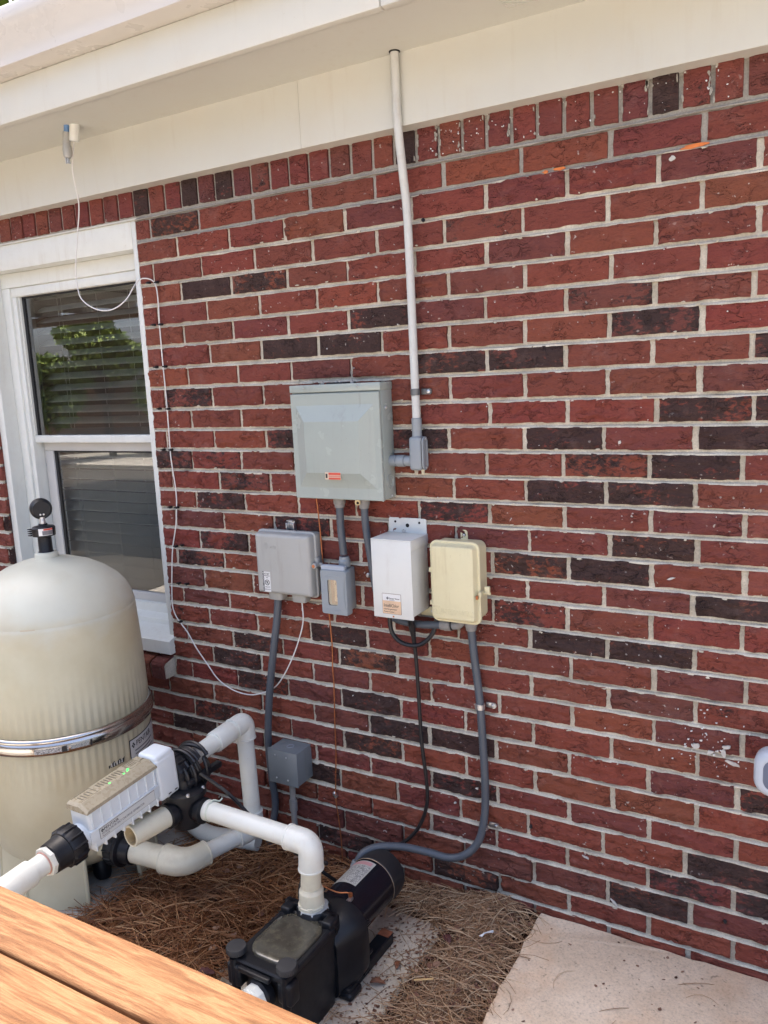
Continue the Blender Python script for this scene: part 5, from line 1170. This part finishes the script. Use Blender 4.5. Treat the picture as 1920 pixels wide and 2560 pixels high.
# tall end block, necks and unions
F1 = CF(0.438); b = B(); za = 0.036; L2 = (0.545 - 0.438) * CL
b.box((0.0, -0.036, -za), (L2 * 0.93, 0.082, za), 0.010, 4, mat=F1); b.box((L2 * 0.05, 0.05, -za + 0.002), (L2 * 0.90, 0.092, za - 0.002), 0.010, 4, mat=F1); eb = obj('end_block', b, 'cell', cl)
for k in (0, 1):
    b = B(); zc_ = (za + 0.0002) * ZS; b.box((0.012 + k * 0.022, -0.026, min(zc_, zc_ + 0.0004)), (0.022 + k * 0.022, -0.0225, max(zc_, zc_ + 0.0004)), mat=F1); obj('print_mark', b, 'ink', eb)
b = B(); b.stack(at(t1) - CU * 0.006, CU, [(0, 0.0335), (0.012, 0.0335), (0.016, 0.0325), (0.040, 0.0325)], 36); obj('neck', b, 'cell', cl)
nut(cl, at(0.868), CU, 0.0450, 0.042, 12); nut(cl, at(0.385), CU, 0.0460, 0.040, 12)
b = B(); b.stack(at(0.925), CU, [(0, 0.040), (0.006, 0.0385), (0.036, 0.0360), (0.038, 0.033)], 36); obj('tailpiece', b, 'black', cl)
b = B(); b.stack(at(0.978), CU, [(0, 0.030), (0.0005, 0.0345), (0.011, 0.0345), (0.012, 0.030)], 8); obj('hex_collar', b, 'pvc', cl, ang=15)
b = B(); b.ring(at(0.997), CU, 0.0258, 0.0020, 28, 6); obj('primer_ring', b, simple('primer_stain', (0.45, 0.25, 0.20), 0.6), cl)
op = thing('outlet_pipe', 'white pipe leaving the chlorinator and passing under the wooden rail', 'pipe', tuple(at(1.1)))
pipe(op, at(0.985), at(1.5)); sleeve(op, at(1.045), at(1.17), RF - 0.001)
# ---- coiled cable hung over the pipe
cc = thing('coiled_cable', 'coil of thick black cable hung around the pipe beside the chlorinator', 'cable coil', tuple(at(0.36) - Vector((0, 0, 0.06))))
rs = random.Random(9)
for k in range(10):
    t = 0.296 + 0.0115 * k; c = at(t) + Vector((0, 0, -0.012 + rs.uniform(-.006, .003))); pts = []
    ph = rs.uniform(0, 6); lean = rs.uniform(-0.012, 0.012); R0 = 0.046 + rs.uniform(0, 0.007) + (0.013 if k in (1, 7) else 0)
    for j in range(19):
        a = 2 * PI * j / 18 + 0.6
        pts.append(c + side * math.cos(a) * R0 + upv * math.sin(a) * R0 * (1.12 if math.sin(a) < 0 else 1.0) + CU * (lean * math.sin(a + ph) + 0.014 * j / 18))
    b = B(); b.tube(pts, 0.0056, 8, step=0.006); obj('loop', b, 'cableblack', cc)
b = B(); b.tube([VC + Vector((0.03, 0.03, 0.085)), VC + Vector((0.07, 0.05, 0.05)), VC + Vector((0.11, 0.06, 0.02)), VC + Vector((0.18, 0.10, -0.08)), VC + Vector((0.26, 0.18, -0.20)), VC + Vector((0.33, 0.26, -0.31)), VC + Vector((0.30, 0.35, -0.37))], 0.0050, 8, step=0.008); obj('lead', b, 'cableblack', cc)
# ================================================================== PUMP
AX = Vector((0.012, 0.505, 0)).normalized(); AR = Vector((AX.y, -AX.x, 0)); PO = Vector((0.817, -0.586, 0.014))
PF = frame(PO, AR, AX)                                       # local x right, y towards the wall, z up
pm = thing('pool_pump', 'black pool pump with a smoky strainer lid and a glossy motor', 'pump', tuple(PO))
L = lambda x, y, z: PF @ Vector((x, y, z))
b = B()
def sq(w_, y0, y1, r_, z, n=5): return [L(x, (y0 + y1) / 2 + y, z) for x, y in rrect(w_, y1 - y0, r_, n)]
b.loft([sq(0.140, -0.080, 0.10, 0.03, 0.0), sq(0.148, -0.084, 0.105, 0.03, 0.05), sq(0.152, -0.088, 0.105, 0.03, 0.15), sq(0.154, -0.092, 0.105, 0.028, 0.182), sq(0.158, -0.098, 0.106, 0.022, 0.184), sq(0.158, -0.098, 0.106, 0.022, 0.190)]); obj('strainer_housing', b, 'black', pm, ang=40)
# lid
b = B(); b.loft([sq(0.158, -0.106, 0.094, 0.014, 0.191), sq(0.160, -0.108, 0.095, 0.014, 0.203), sq(0.154, -0.104, 0.092, 0.012, 0.207), sq(0.140, -0.084, 0.088, 0.03, 0.208), sq(0.132, -0.078, 0.084, 0.04, 0.2050)]); lidf = obj('lid_frame', b, 'black', pm, ang=30)
b = B(); rings = []
for z, k in ((0.2042, 1.0), (0.2082, 0.985), (0.2098, 0.96), (0.2112, 0.80), (0.2120, 0.5), (0.2122, 0.15)):
    rings.append([L(x * k, 0.003 + y * k, z) for x, y in rrect(0.131, 0.161, 0.044, 8)])
b.loft(rings); obj('lid_window', b, 'lid', lidf, ang=60)
for x, y in ((-0.073, -0.094), (0.069, -0.088)):
    b = B(); k = 60; b.stack(L(x, y, 0.205), (0, 0, 1), [(0, 0.010), (0.008, 0.012), (0.009, 0.0225), (0.0105, 0.0240), (0.021, 0.0240), (0.0235, 0.0225), (0.0240, 0.018), (0.0235, 0.001)], k, True, lambda h, rr, i: rr - (0.0008 if (i % 2 and 0.01 < h < 0.022) else 0)); obj('knob', b, simple('knob_black', (0.020, 0.021, 0.024), 0.55, var=0.2), pm, ang=28)
    b = B(); b.box((x - 0.020, y - 0.018, 0.135), (x + 0.020, y + 0.018, 0.192), 0.008, 3, mat=PF); b.cyl(L(x, y - 0.010, 0.12), L(x, y - 0.010, 0.205), 0.010, n=14); obj('knob_bracket', b, 'black', pm)
b = B(); b.box((-0.050, -0.120, 0.188), (0.040, -0.108, 0.200), 0.003, mat=PF); obj('lid_tab', b, 'black', lidf)
for x in (-0.062, 0.062):
    b = B(); b.box((x - 0.014, 0.070, 0.196), (x + 0.014, 0.110, 0.222), 0.005, 3, mat=PF); obj('hinge_lug', b, 'black', pm)
# discharge head plate and port
b = B(); b.box((-0.082, 0.096, 0.170), (0.074, 0.114, 0.222), 0.004, 2, mat=PF); b.box((-0.060, 0.090, 0.10), (0.060, 0.150, 0.205), 0.012, 3, mat=PF); b.stack(L(-0.003, 0.112, 0.19), (0, 0, 1), [(0, 0.044), (0.026, 0.042), (0.031, 0.038)], 32); obj('discharge_head', b, 'black', pm, ang=35)
b = B(); b.stack(L(-0.003, 0.112, 0.217), (0, 0, 1), [(0, 0.0395), (0.0055, 0.0365)], 24, True, lambda h, rr, i: rr + 0.002 * math.sin(i * 2.3)); obj('sealant', b, simple('smeared_sealant', (0.36, 0.38, 0.38), 0.5, var=0.25, scale=40), pm)
# volute, seal plate, motor
b = B(); rings = []
for y, w_, h_, cx_, rc in ((0.085, 0.160, 0.170, 0.0, 0.030), (0.110, 0.178, 0.190, 0.005, 0.045), (0.145, 0.204, 0.206, 0.008, 0.058), (0.178, 0.208, 0.208, 0.008, 0.066), (0.188, 0.196, 0.198, 0.008, 0.070), (0.196, 0.180, 0.184, 0.006, 0.080), (0.212, 0.150, 0.150, 0.004, 0.074)):
    rings.append([L(cx_ + x, y, 0.004 + h_ / 2 + z) for x, z in rrect(w_, h_, rc, 8)])
b.loft(rings); obj('volute', b, 'black', pm, ang=38)
b = B(); b.box((0.088, 0.085, 0.03), (0.100, 0.150, 0.06), 0.004, 2, mat=PF @ Matrix.Rotation(-0.5, 4, 'Y')); obj('volute_rib', b, 'black', pm)
for k in range(6):
    x, z = ((-0.085, 0.175), (-0.03, 0.208), (0.055, 0.208), (0.104, 0.160), (0.106, 0.080), (0.09, 0.02))[k]; b = B(); b.stack(L(x, 0.186, z), AX, [(-0.010, 0.0060), (0.008, 0.0060), (0.011, 0.004)], 8); obj('bolt', b, 'steel' if k == 2 else 'black', pm)
b = B(); b.stack(L(0, 0.19, 0.122), AX, [(0, 0.066), (0.012, 0.0690), (0.180, 0.0690), (0.182, 0.0700), (0.186, 0.0700)], 64); mot = obj('motor', b, 'motor', pm, ang=35)
b = B(); b.stack(L(0, 0.377, 0.122), AX, [(0, 0.0695), (0.002, 0.0712), (0.046, 0.0712), (0.060, 0.068), (0.066, 0.055), (0.068, 0.002)], 64); obj('motor_cap', b, 'motorcap', mot, ang=35)
b = B(); b.ring(L(0, 0.376, 0.122), AX, 0.0702, 0.0010, 64, 6); obj('seam_ring', b, simple('brass_seam', (0.40, 0.29, 0.19), 0.4, metal=0.5), mot)
def onmotor(a0, a1, y0, y1, r, mat, name, n=14, th=0.0004):
    b = B(); rows = []
    for k in range(n + 1):
        a = math.radians(a0 + (a1 - a0) * k / n); s_, c = math.sin(a), math.cos(a)
        rows.append([L((r + q) * s_, y, 0.122 + (r + q) * c) for q, y in ((0, y0), (th, y0), (th, y1), (0, y1))])
    b.loft(rows); return obj(name, b, mat, mot)
onmotor(-52, 18, 0.262, 0.367, 0.0691, 'silver', 'rating_label'); onmotor(-49, 15, 0.267, 0.345, 0.0696, 'smallprint', 'label_print'); onmotor(-46, 12, 0.349, 0.363, 0.0696, simple('faded_red', (0.48, 0.26, 0.26), 0.5), 'label_heading')
b = B(); b.box((-0.098, 0.10, 0.0), (0.098, 0.145, 0.030), 0.006, 2, mat=PF); b.box((-0.05, 0.12, 0.02), (0.05, 0.17, 0.07), 0.01, 2, mat=PF); b.ring(L(0.082, 0.122, 0.031), (0, 0, 1), 0.008, 0.003, 18, 6); b.box((0.060, 0.095, 0.0), (0.106, 0.150, 0.020), 0.008, 3, mat=PF); obj('foot', b, 'black', pm)
b = B(); b.box((0.052, 0.15, 0.0), (0.090, 0.33, 0.030), 0.003, 1, mat=PF); bar = obj('base_rail', b, 'black', pm)
b = B(); b.box((-0.090, 0.15, 0.0), (-0.052, 0.33, 0.030), 0.003, 1, mat=PF); obj('base_rail', b, 'black', pm)
b = B(); b.box((0.054, 0.305, 0.0302), (0.088, 0.3312, 0.0310), mat=PF); obj('rust_patch', b, simple('rust', (0.26, 0.085, 0.04), 0.9, var=0.4, scale=60), bar)
b = B(); b.tube([L(-0.055, 0.125, 0.215), L(-0.062, 0.145, 0.245), L(-0.045, 0.165, 0.285), L(0.0, 0.175, 0.30)], 0.0058, 8, step=0.006); obj('bonding_lead', b, 'cableblack', pm)
b = B(); b.tube([L(-0.03, 0.165, 0.24), L(0.02, 0.18, 0.222), L(0.045, 0.19, 0.222), L(0.055, 0.19, 0.222)], 0.0018, 8, step=0.006); b.stack(L(0.055, 0.19, 0.215), (0, 0, 1), [(0, 0.0055), (0.009, 0.0055)], 10); obj('copper_lug', b, 'copper', pm)
# suction stub towards the rail
sp = thing('suction_pipe', 'white suction pipe entering the front of the pump', 'pipe', tuple(L(-0.02, -0.2, 0.10)))
p0 = L(0.004, -0.094, 0.142); p1 = L(-0.030, -0.36, 0.142); dd = (p1 - p0).normalized()
b = B(); b.stack(p0, dd, [(0, 0.036), (0.018, 0.037), (0.024, 0.033)], 28); obj('union_ring', b, 'black', sp)
b = B(); b.stack(p0 + dd * 0.02, dd, [(0, 0.030), (0.001, 0.0325), (0.022, 0.0325), (0.023, 0.029)], 10); obj('hex_collar', b, 'pvc', sp, ang=15)
b = B(); b.stack(p0 + dd * 0.04, dd, [(0, 0.0290), (0.035, 0.0290), (0.037, 0.0255), (0.24, 0.0255)], 32); obj('pipe', b, 'pvc', sp)
# ================================================================== WOODEN RAIL in the foreground
rail = thing('wooden_rail', 'sunlit orange stained wooden rail boards in the foreground', 'railing', (1.0, -1.3, 0.0))
yb = -1.2265
for k, w_ in enumerate((0.094, 0.138)):
    b = B(); y1 = yb; y0 = y1 - w_; n = 60
    rings = []
    for i in range(n + 1):
        x = -1.4 + 3.0 * i / n; wv = 0.0016 * noise.noise((x * 3, k * 5, 0)); tw = 0.0015 * noise.noise((x * 2, k * 7 + 3, 1))
        if k == 1: wv += 0.0
        sec = [(y1 - (q - 0.5) * 0, z) for q, z in ()]
        sec = []
        for (cy, cz_, a0) in ((y1 - 0.006, 0.744, 0), (y0 + 0.006, 0.744, 90), (y0 + 0.006, 0.716, 180), (y1 - 0.006, 0.716, 270)):
            for q in range(4):
                a = math.radians(a0 + 30 * q); sec.append((cy + 0.006 * math.cos(a) + wv, cz_ + 0.006 * math.sin(a) + tw))
        rings.append([(x, y, z) for y, z in sec])
    b.loft(rings); obj('board', b, 'wood', rail, ang=40); yb = y0 - 0.004
for x in (-1.1, 0.1, 1.45):
    b = B(); b.box((x, -1.40, 0.0), (x + 0.09, -1.31, 0.708), 0.003); obj('post', b, 'wood', rail)
b = B(); b.box((-1.38, -1.46, 0.63), (1.56, -1.42, 0.7085), 0.003); obj('stringer', b, 'wood', rail)
# ================================================================== pale grey plastic handle at the right edge
hd = thing('plastic_handle', 'pale grey moulded plastic handle at the right edge of the picture', 'handle', (1.84, -0.10, 0.62))
HF = wallframe(1.850, -0.075, 0.628)
b = B()
def hring(w2, h2, r2, z): return [HF @ Vector((x, y + 0.10 * (x + 0.07) * 0.3, z)) for x, y in rrect(w2, h2, r2, 8)]
b.loft([hring(0.150, 0.096, 0.030, 0.0), hring(0.164, 0.106, 0.035, 0.010), hring(0.166, 0.108, 0.036, 0.030), hring(0.160, 0.102, 0.034, 0.041), hring(0.148, 0.090, 0.030, 0.046), hring(0.126, 0.072, 0.024, 0.047), hring(0.122, 0.068, 0.022, 0.0455), hring(0.100, 0.054, 0.018, 0.042), hring(0.078, 0.040, 0.014, 0.020)], True, True); obj('shell', b, 'handle', hd, ang=50)
b = B(); b.loft([hring(0.127, 0.073, 0.0242, 0.0468), hring(0.1255, 0.0715, 0.0238, 0.0475)]); obj('groove_shade', b, simple('groove_shadow', (0.10, 0.12, 0.17), 0.6), hd)  # dark plate; the groove's shade is put into its colour
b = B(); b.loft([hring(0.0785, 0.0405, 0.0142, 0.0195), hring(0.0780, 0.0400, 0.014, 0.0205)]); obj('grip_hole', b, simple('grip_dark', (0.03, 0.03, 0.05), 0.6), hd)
b = B(); b.box((1.83, -0.080, 0.60), (1.90, -0.004, 0.65), 0.006); obj('wall_mount', b, 'handle', hd)
# ================================================================== GROUND COVER
def needles(name, label, cat, spots, lmin, lmax, wid, mat, lift, seed, curv=0.35, flat=0.10):
    r = np.random.default_rng(seed); n = len(spots); P = np.array(spots, dtype=np.float64)
    L_ = r.uniform(lmin, lmax, n); th = r.uniform(0, 2 * PI, n); pit = r.normal(0, flat, n); cv_ = r.normal(0, curv, n)
    K = 5; V = np.zeros((n, K, 3, 3)); wd = r.uniform(0.6, 1.2, n) * wid
    for k in range(K):
        s_ = (k / (K - 1) - 0.5)
        a = th + cv_ * s_ * 2
        along = s_ * L_
        cx = P[:, 0] + np.cos(th) * along - np.sin(th) * cv_ * (s_ ** 2) * L_
        cy = P[:, 1] + np.sin(th) * along + np.cos(th) * cv_ * (s_ ** 2) * L_
        cz = P[:, 2] + np.sin(pit) * along - 0.10 * L_ * (s_ ** 2) * 2 + lift
        for j in range(3):
            b_ = j * 2 * PI / 3 + PI / 2; t = (1 - 0.5 * abs(s_) * 1.2)
            V[:, k, j, 0] = cx - np.sin(a) * np.cos(b_) * wd * t
            V[:, k, j, 1] = cy + np.cos(a) * np.cos(b_) * wd * t
            V[:, k, j, 2] = cz + np.sin(b_) * wd * t
    V[..., 1] = np.minimum(V[..., 1], -0.016)
    idx = np.arange(n * K * 3).reshape(n, K, 3); F = []
    for k in range(K - 1):
        for j in range(3):
            j2 = (j + 1) % 3; F.append(np.stack([idx[:, k, j], idx[:, k, j2], idx[:, k + 1, j2], idx[:, k + 1, j]], 1))
    F = np.concatenate(F); sh = np.repeat(np.clip(r.normal(0.5, 0.26, n), 0, 1), K * 3)
    o = raw(name, V.reshape(-1, 3), F, mat, smooth=True, ang=80, shade=sh)
    return tag(o, label, cat, kind='stuff')
rg = random.Random(17)
def in_rect(x, y, r): return r[0] < x < r[1] and r[2] < y < r[3]
pav, fpad, slabr = (0.56, 1.0, -0.78, -0.15), (-0.6, 0.06, -0.84, -0.08), (1.25, 3.5, -1.2, -0.01)
sp1 = []
while len(sp1) < 6200:
    x, y = rg.uniform(-0.1, 0.80), rg.uniform(-1.2, -0.03)
    if in_rect(x, y, fpad) and rg.random() < 0.97: continue
    if in_rect(x, y, (0.60, 1.0, -0.78, -0.15)) and rg.random() < 0.985: continue
    sp1.append((x, y, gh(x, y) + rg.uniform(-0.012, 0.016)))
needles('pine_straw', 'brown pine needles heaped between the filter and the pump', 'pine straw', sp1, 0.07, 0.20, 0.0014, 'straw', 0.002, 1, 0.35, 0.16)
sp2 = []
while len(sp2) < 3800:
    x, y = rg.gauss(1.135, 0.055), rg.uniform(-1.2, -0.02)
    lo = 1.02 - 0.05 * (y < -0.5)
    if x < lo - 0.03 and rg.random() < 0.8: continue
    if x > 1.24 and rg.random() < 0.86: continue
    if x > 1.45: continue
    z = 0.040 + 0.022 if x > 1.236 else gh(x, y)
    sp2.append((x, y, z + rg.uniform(-0.012, 0.014)))
for _ in range(520):
    x, y = rg.uniform(0.84, 1.10), rg.uniform(-0.135, -0.02); sp2.append((x, y, gh(x, y) + rg.uniform(-0.008, 0.012)))
needles('pine_straw', 'pale pine needles filling the strip between the paver and the slab', 'pine straw', sp2, 0.05, 0.15, 0.0012, 'straw2', 0.003, 2, 0.55)
sp3 = []
for _ in range(150):
    x, y = rg.uniform(0.86, 1.03), rg.uniform(-0.75, -0.14); sp3.append((x, y, 0.0165))
for _ in range(20):
    x, y = rg.uniform(1.26, 1.75), rg.uniform(-0.8, -0.04); sp3.append((x, y, 0.045))
for _ in range(60):
    x, y = rg.uniform(-0.05, 0.10), rg.uniform(-0.8, -0.3); sp3.append((x, y, 0.0185))
needles('scattered_needles', 'loose pine needles scattered over the pavers', 'pine needles', sp3, 0.03, 0.11, 0.0008, 'straw2', 0.0006, 3, 0.6, 0.0)
# dead leaves and bark crumbs
def litter(name, label, spots, smin, smax, seed):
    r = random.Random(seed); V = []; F = []; sh = []
    for (x, y, z) in spots:
        s_ = r.uniform(smin, smax); a = r.uniform(0, 6.28); e = r.uniform(0.35, 0.9); tl = (r.uniform(-.5, .5), r.uniform(-.5, .5)); c, s2 = math.cos(a), math.sin(a); o = len(V)
        ring = [(1, 0), (0.4, 0.9), (-0.5, 0.8), (-1, 0), (-0.5, -0.8), (0.4, -0.9)]
        V.append((x, y, z + 0.15 * s_)); sv = r.random(); sh.append(sv)
        for (px_, py_) in ring:
            q = r.uniform(0.7, 1.15); u_, v_ = px_ * s_ * q, py_ * s_ * e * q
            V.append((x + u_ * c - v_ * s2, min(y + u_ * s2 + v_ * c, -0.014), z + abs(tl[0] * u_ + tl[1] * v_) * 0.7)); sh.append(sv)
        for k in range(6): F.append((o, o + 1 + k, o + 1 + (k + 1) % 6))
    return tag(raw(name, V, F, 'leaf_litter', smooth=False, shade=sh), label, 'leaf litter', kind='stuff')
ls = []
for _ in range(1500):
    x, y = rg.uniform(0.45, 1.20), -abs(rg.gauss(0, 0.07)) - 0.015
    ls.append((x, y, max(gh(x, y), 0.016 if in_rect(x, y, pav) else 0) + rg.uniform(-0.004, 0.01)))
for _ in range(700):
    x, y = rg.uniform(1.0, 1.235), rg.uniform(-1.0, -0.03); ls.append((x, y, gh(x, y) + rg.uniform(0, 0.014)))
for _ in range(500):
    x, y = rg.uniform(0.86, 1.02), rg.uniform(-0.7, -0.13); ls.append((x, y, 0.0155))
for _ in range(110):
    x, y = rg.uniform(1.25, 1.9), rg.uniform(-0.9, -0.03); ls.append((x, y, 0.0432))
lb_ = []
for _ in range(260):
    x, y = rg.uniform(0.1, 0.8), rg.uniform(-1.0, -0.04)
    if in_rect(x, y, fpad) or in_rect(x, y, pav): continue
    lb_.append((x, y, gh(x, y) + rg.uniform(-0.004, 0.012)))
for _ in range(120):
    x, y = rg.uniform(1.02, 1.235), rg.uniform(-0.9, -0.03); lb_.append((x, y, gh(x, y) + rg.uniform(0.0, 0.014)))
litter('leaf_scraps', 'curled brown leaf scraps mixed through the pine straw', lb_, 0.006, 0.015, 12)
litter('leaf_litter', 'fine brown leaf and bark crumbs along the foot of the wall', ls, 0.0012, 0.0065, 8)
def leafthing(x, y, z, s_, rot, mat, label, seed):
    r = random.Random(seed); b = B(); n = 9; L0 = []; 
    for i in range(n):
        t = i / (n - 1); w_ = math.sin(PI * min(1, t * 0.96 + 0.03)) ** 0.7 * 0.42 * (1 + 0.35 * (i % 2))
        u_ = (t - 0.5) * 2; row = []
        for v_ in (-w_, 0, w_):
            px_, py_ = u_ * s_, v_ * s_
            row.append(b.bm.verts.new((x + px_ * math.cos(rot) - py_ * math.sin(rot), y + px_ * math.sin(rot) + py_ * math.cos(rot), z + abs(v_) * s_ * 0.8 + 0.12 * s_ * math.sin(t * 5))))
        L0.append(row)
    for p, q in zip(L0[:-1], L0[1:]):
        for k in range(2): b.bm.faces.new((p[k], p[k + 1], q[k + 1], q[k]))
    o = obj('dead_leaf', b, mat, loc=(x, y, z)); md = o.modifiers.new('thick', 'SOLIDIFY'); md.thickness = 0.0006
    return tag(o, label, 'leaf', 'dead leaves on the ground')
M['leafbrown'] = simple('leaf_brown', (0.21, 0.085, 0.042), 0.7, var=0.35, scale=60); M['leafred'] = simple('leaf_maroon', (0.085, 0.028, 0.026), 0.7, var=0.35, scale=60)
leafthing(0.952, -0.41, 0.020, 0.020, 0.5, 'leafbrown', 'curled tan leaf on the paver just right of the pump base', 1)
leafthing(0.965, -0.33, 0.018, 0.016, 1.9, 'leafbrown', 'small tan leaf higher up the paver near the straw', 2)
leafthing(0.700, -0.335, 0.035, 0.022, -0.6, 'leafbrown', 'orange brown leaf left of the pump discharge pipe', 3)
leafthing(0.575, -0.62, 0.060, 0.026, 0.8, 'leafred', 'dark maroon leaf lying on the straw left of the pump', 4)
leafthing(1.055, -0.22, 0.045, 0.022, 2.3, 'leafred', 'dark red leaf at the corner of the paver near the wall', 5)
b = B()
for k in range(3): b.tube([(1.138 + 0.003 * k, -0.195, 0.066), (1.148, -0.180 - 0.003 * k, 0.068 + 0.002 * k), (1.162, -0.160, 0.066 - 0.002 * k)], 0.0017, 7, step=0.006)
tag(obj('rope_scrap', b, 'scrap', loc=(1.13, -0.18, 0.07)), 'twisted white scrap lying on the straw near the slab corner', 'scrap')
b = B(); b.box((-0.024, -0.003, 0), (0.024, 0.003, 0.002), 0.0006, 1, mat=Matrix.Translation((1.070, -0.385, 0.055)) @ Matrix.Rotation(0.55, 4, 'Z')); tag(obj('wood_splinter', b, 'splinter', loc=(1.07, -0.385, 0.055)), 'pale wood splinter on the straw beside the paver', 'splinter', 'pale wood splinters')
b = B(); b.box((-0.030, -0.0035, 0), (0.030, 0.0035, 0.003), 0.0006, 1, mat=Matrix.Translation((1.455, -0.405, 0.0425)) @ Matrix.Rotation(1.35, 4, 'Z')); tag(obj('wood_splinter', b, 'splinter', loc=(1.455, -0.405, 0.0425)), 'pale bark sliver on the slab at the bottom edge', 'splinter', 'pale wood splinters')
b = B(); b.stack((0.655, -0.43, 0.02), (0.3, -0.2, 1), [(0, 0.012), (0.004, 0.013), (0.006, 0.009)], 14); tag(obj('bottle_cap', b, simple('cap_grey', (0.3, 0.32, 0.34), 0.4, metal=0.4), loc=(0.655, -0.43, 0.02)), 'small grey cap in the straw left of the pump head', 'cap')
# ================================================================== GARDEN (seen over the gutter and in the window glass)
def leafcloud(name, parent, blobs, n, size, mat, seed):
    r = np.random.default_rng(seed); BL = np.array(blobs); pick = r.integers(0, len(BL), n)
    d = r.normal(size=(n, 3)); d /= np.linalg.norm(d, axis=1)[:, None]
    c = BL[pick, :3] + d * (r.uniform(0.35, 1.0, n) ** 0.5)[:, None] * BL[pick, 3:4] * np.array([1, 1, 0.8])
    u_ = r.normal(size=(n, 3)); u_ /= np.linalg.norm(u_, axis=1)[:, None]; v_ = np.cross(u_, r.normal(size=(n, 3))); v_ /= np.linalg.norm(v_, axis=1)[:, None]
    s_ = r.uniform(0.5, 1.2, n)[:, None] * size
    V = np.stack([c - u_ * s_, c + v_ * s_ * 0.5, c + u_ * s_, c - v_ * s_ * 0.5], 1).reshape(-1, 3)
    F = np.arange(n * 4).reshape(n, 4); sh = np.repeat(r.random(n), 4)
    o = raw(name, V, F, mat, smooth=False, shade=sh); o.parent = parent
    off = OFF[parent.name]; o.data.transform(Matrix.Translation(-off)); return o
def tree(x, y, h, R, n, mat, label, seed, leafsize=0.09, cat='tree', name='garden_tree', group=None):
    r = random.Random(seed); t = thing(name, label, cat, (x, y, 0), group)
    b = B(); b.tube([(x, y, -0.05), (x + r.uniform(-.1, .1), y, h * 0.35), (x + r.uniform(-.2, .2), y + r.uniform(-.2, .2), h * 0.8)], 0.035 * h ** 0.8, 8, step=0.3); blobs = []
    for k in range(9):
        a = r.uniform(0, 6.28); rr = r.uniform(0.3, 0.75) * R; z = h * r.uniform(0.45, 0.95); p = (x + rr * math.cos(a), y + rr * math.sin(a), z)
        b.tube([(x, y, h * 0.35), ((x + p[0]) / 2, (y + p[1]) / 2, (h * 0.4 + z) / 2), p], 0.012 * h ** 0.8, 6, step=0.3); blobs.append((*p, R * r.uniform(0.28, 0.5)))
    obj('trunk', b, 'bark', t); leafcloud('crown', t, blobs, n, leafsize, mat, seed); return t
tree(-2.9, 3.2, 7.2, 2.4, 9000, 'leafA', 'leafy tree standing behind the house above the gutter', 31, 0.11)
tree(-13.6, -9.2, 2.5, 1.3, 5200, 'leafA', 'bright round shrub reflected left in the window glass', 32, 0.09, 'shrub', 'garden_shrub', 'shrubs reflected in the window')
tree(-12.6, -10.6, 3.1, 1.0, 5200, 'leafA', 'tall bright shrub reflected in the middle of the window glass', 33, 0.09, 'shrub', 'garden_shrub', 'shrubs reflected in the window')
tree(-11.2, -11.6, 2.4, 1.2, 5200, 'leafA', 'low bright shrub reflected right in the window glass', 34, 0.09, 'shrub', 'garden_shrub', 'shrubs reflected in the window')
tree(-9.5, -17.0, 6.5, 3.0, 9000, 'leafB', 'tall dark tree reflected at the right of the window glass', 35, 0.14)
fc = thing('garden_fence', 'brown board fence reflected low in the window glass', 'fence', (-13, -9, 0))
for k in range(46):
    x = -16.6 + 0.155 * k; y = -8.4 - 0.135 * k
    b = B(); fr = frame((x, y, 0.0), Vector((0.155, -0.135, 0)), (0, 0, 1)); b.box((0, 0.03, -0.01), (0.195, 1.62 + 0.012 * math.sin(k * 3.1), 0.01), mat=fr); obj('board', b, 'fencewood', fc, smooth=False)
for z in (0.4, 1.3):
    b = B(); fr = frame((-16.6, -8.4, z), Vector((0.155, -0.135, 0)), (0, 0, 1)); b.box((0, 0, -0.05), (9.4, 0.09, -0.011), mat=fr); obj('fence_rail', b, 'fencewood', fc)
pgl = thing('pergola', 'dark roofed patio shelter with pale rafters reflected high in the window glass', 'pergola', (-7.5, -5.0, 0))
for x, y in ((-4.6, -2.3), (-4.6, -6.2), (-9.4, -2.3), (-9.4, -6.2)):
    b = B(); b.box((x - 0.06, y - 0.06, 0), (x + 0.06, y + 0.06, 2.5), 0.004); obj('post', b, 'pergolawood', pgl)
for y in (-2.3, -6.2):
    b = B(); b.box((-9.8, y - 0.04, 2.5), (-3.2, y + 0.04, 2.64)); obj('beam', b, 'winwhite', pgl)
for k in range(8):
    x = -9.6 + 0.82 * k; b = B(); b.box((x, -6.5, 2.641), (x + 0.07, -2.0, 2.74)); obj('rafter', b, 'winwhite', pgl)
for k in range(4):
    y = -6.5 + 1.126 * k; b = B(); b.box((-9.8, y, 2.741), (-3.2, y + 1.12, 2.76)); obj('roof_panel', b, 'pergolawood', pgl)
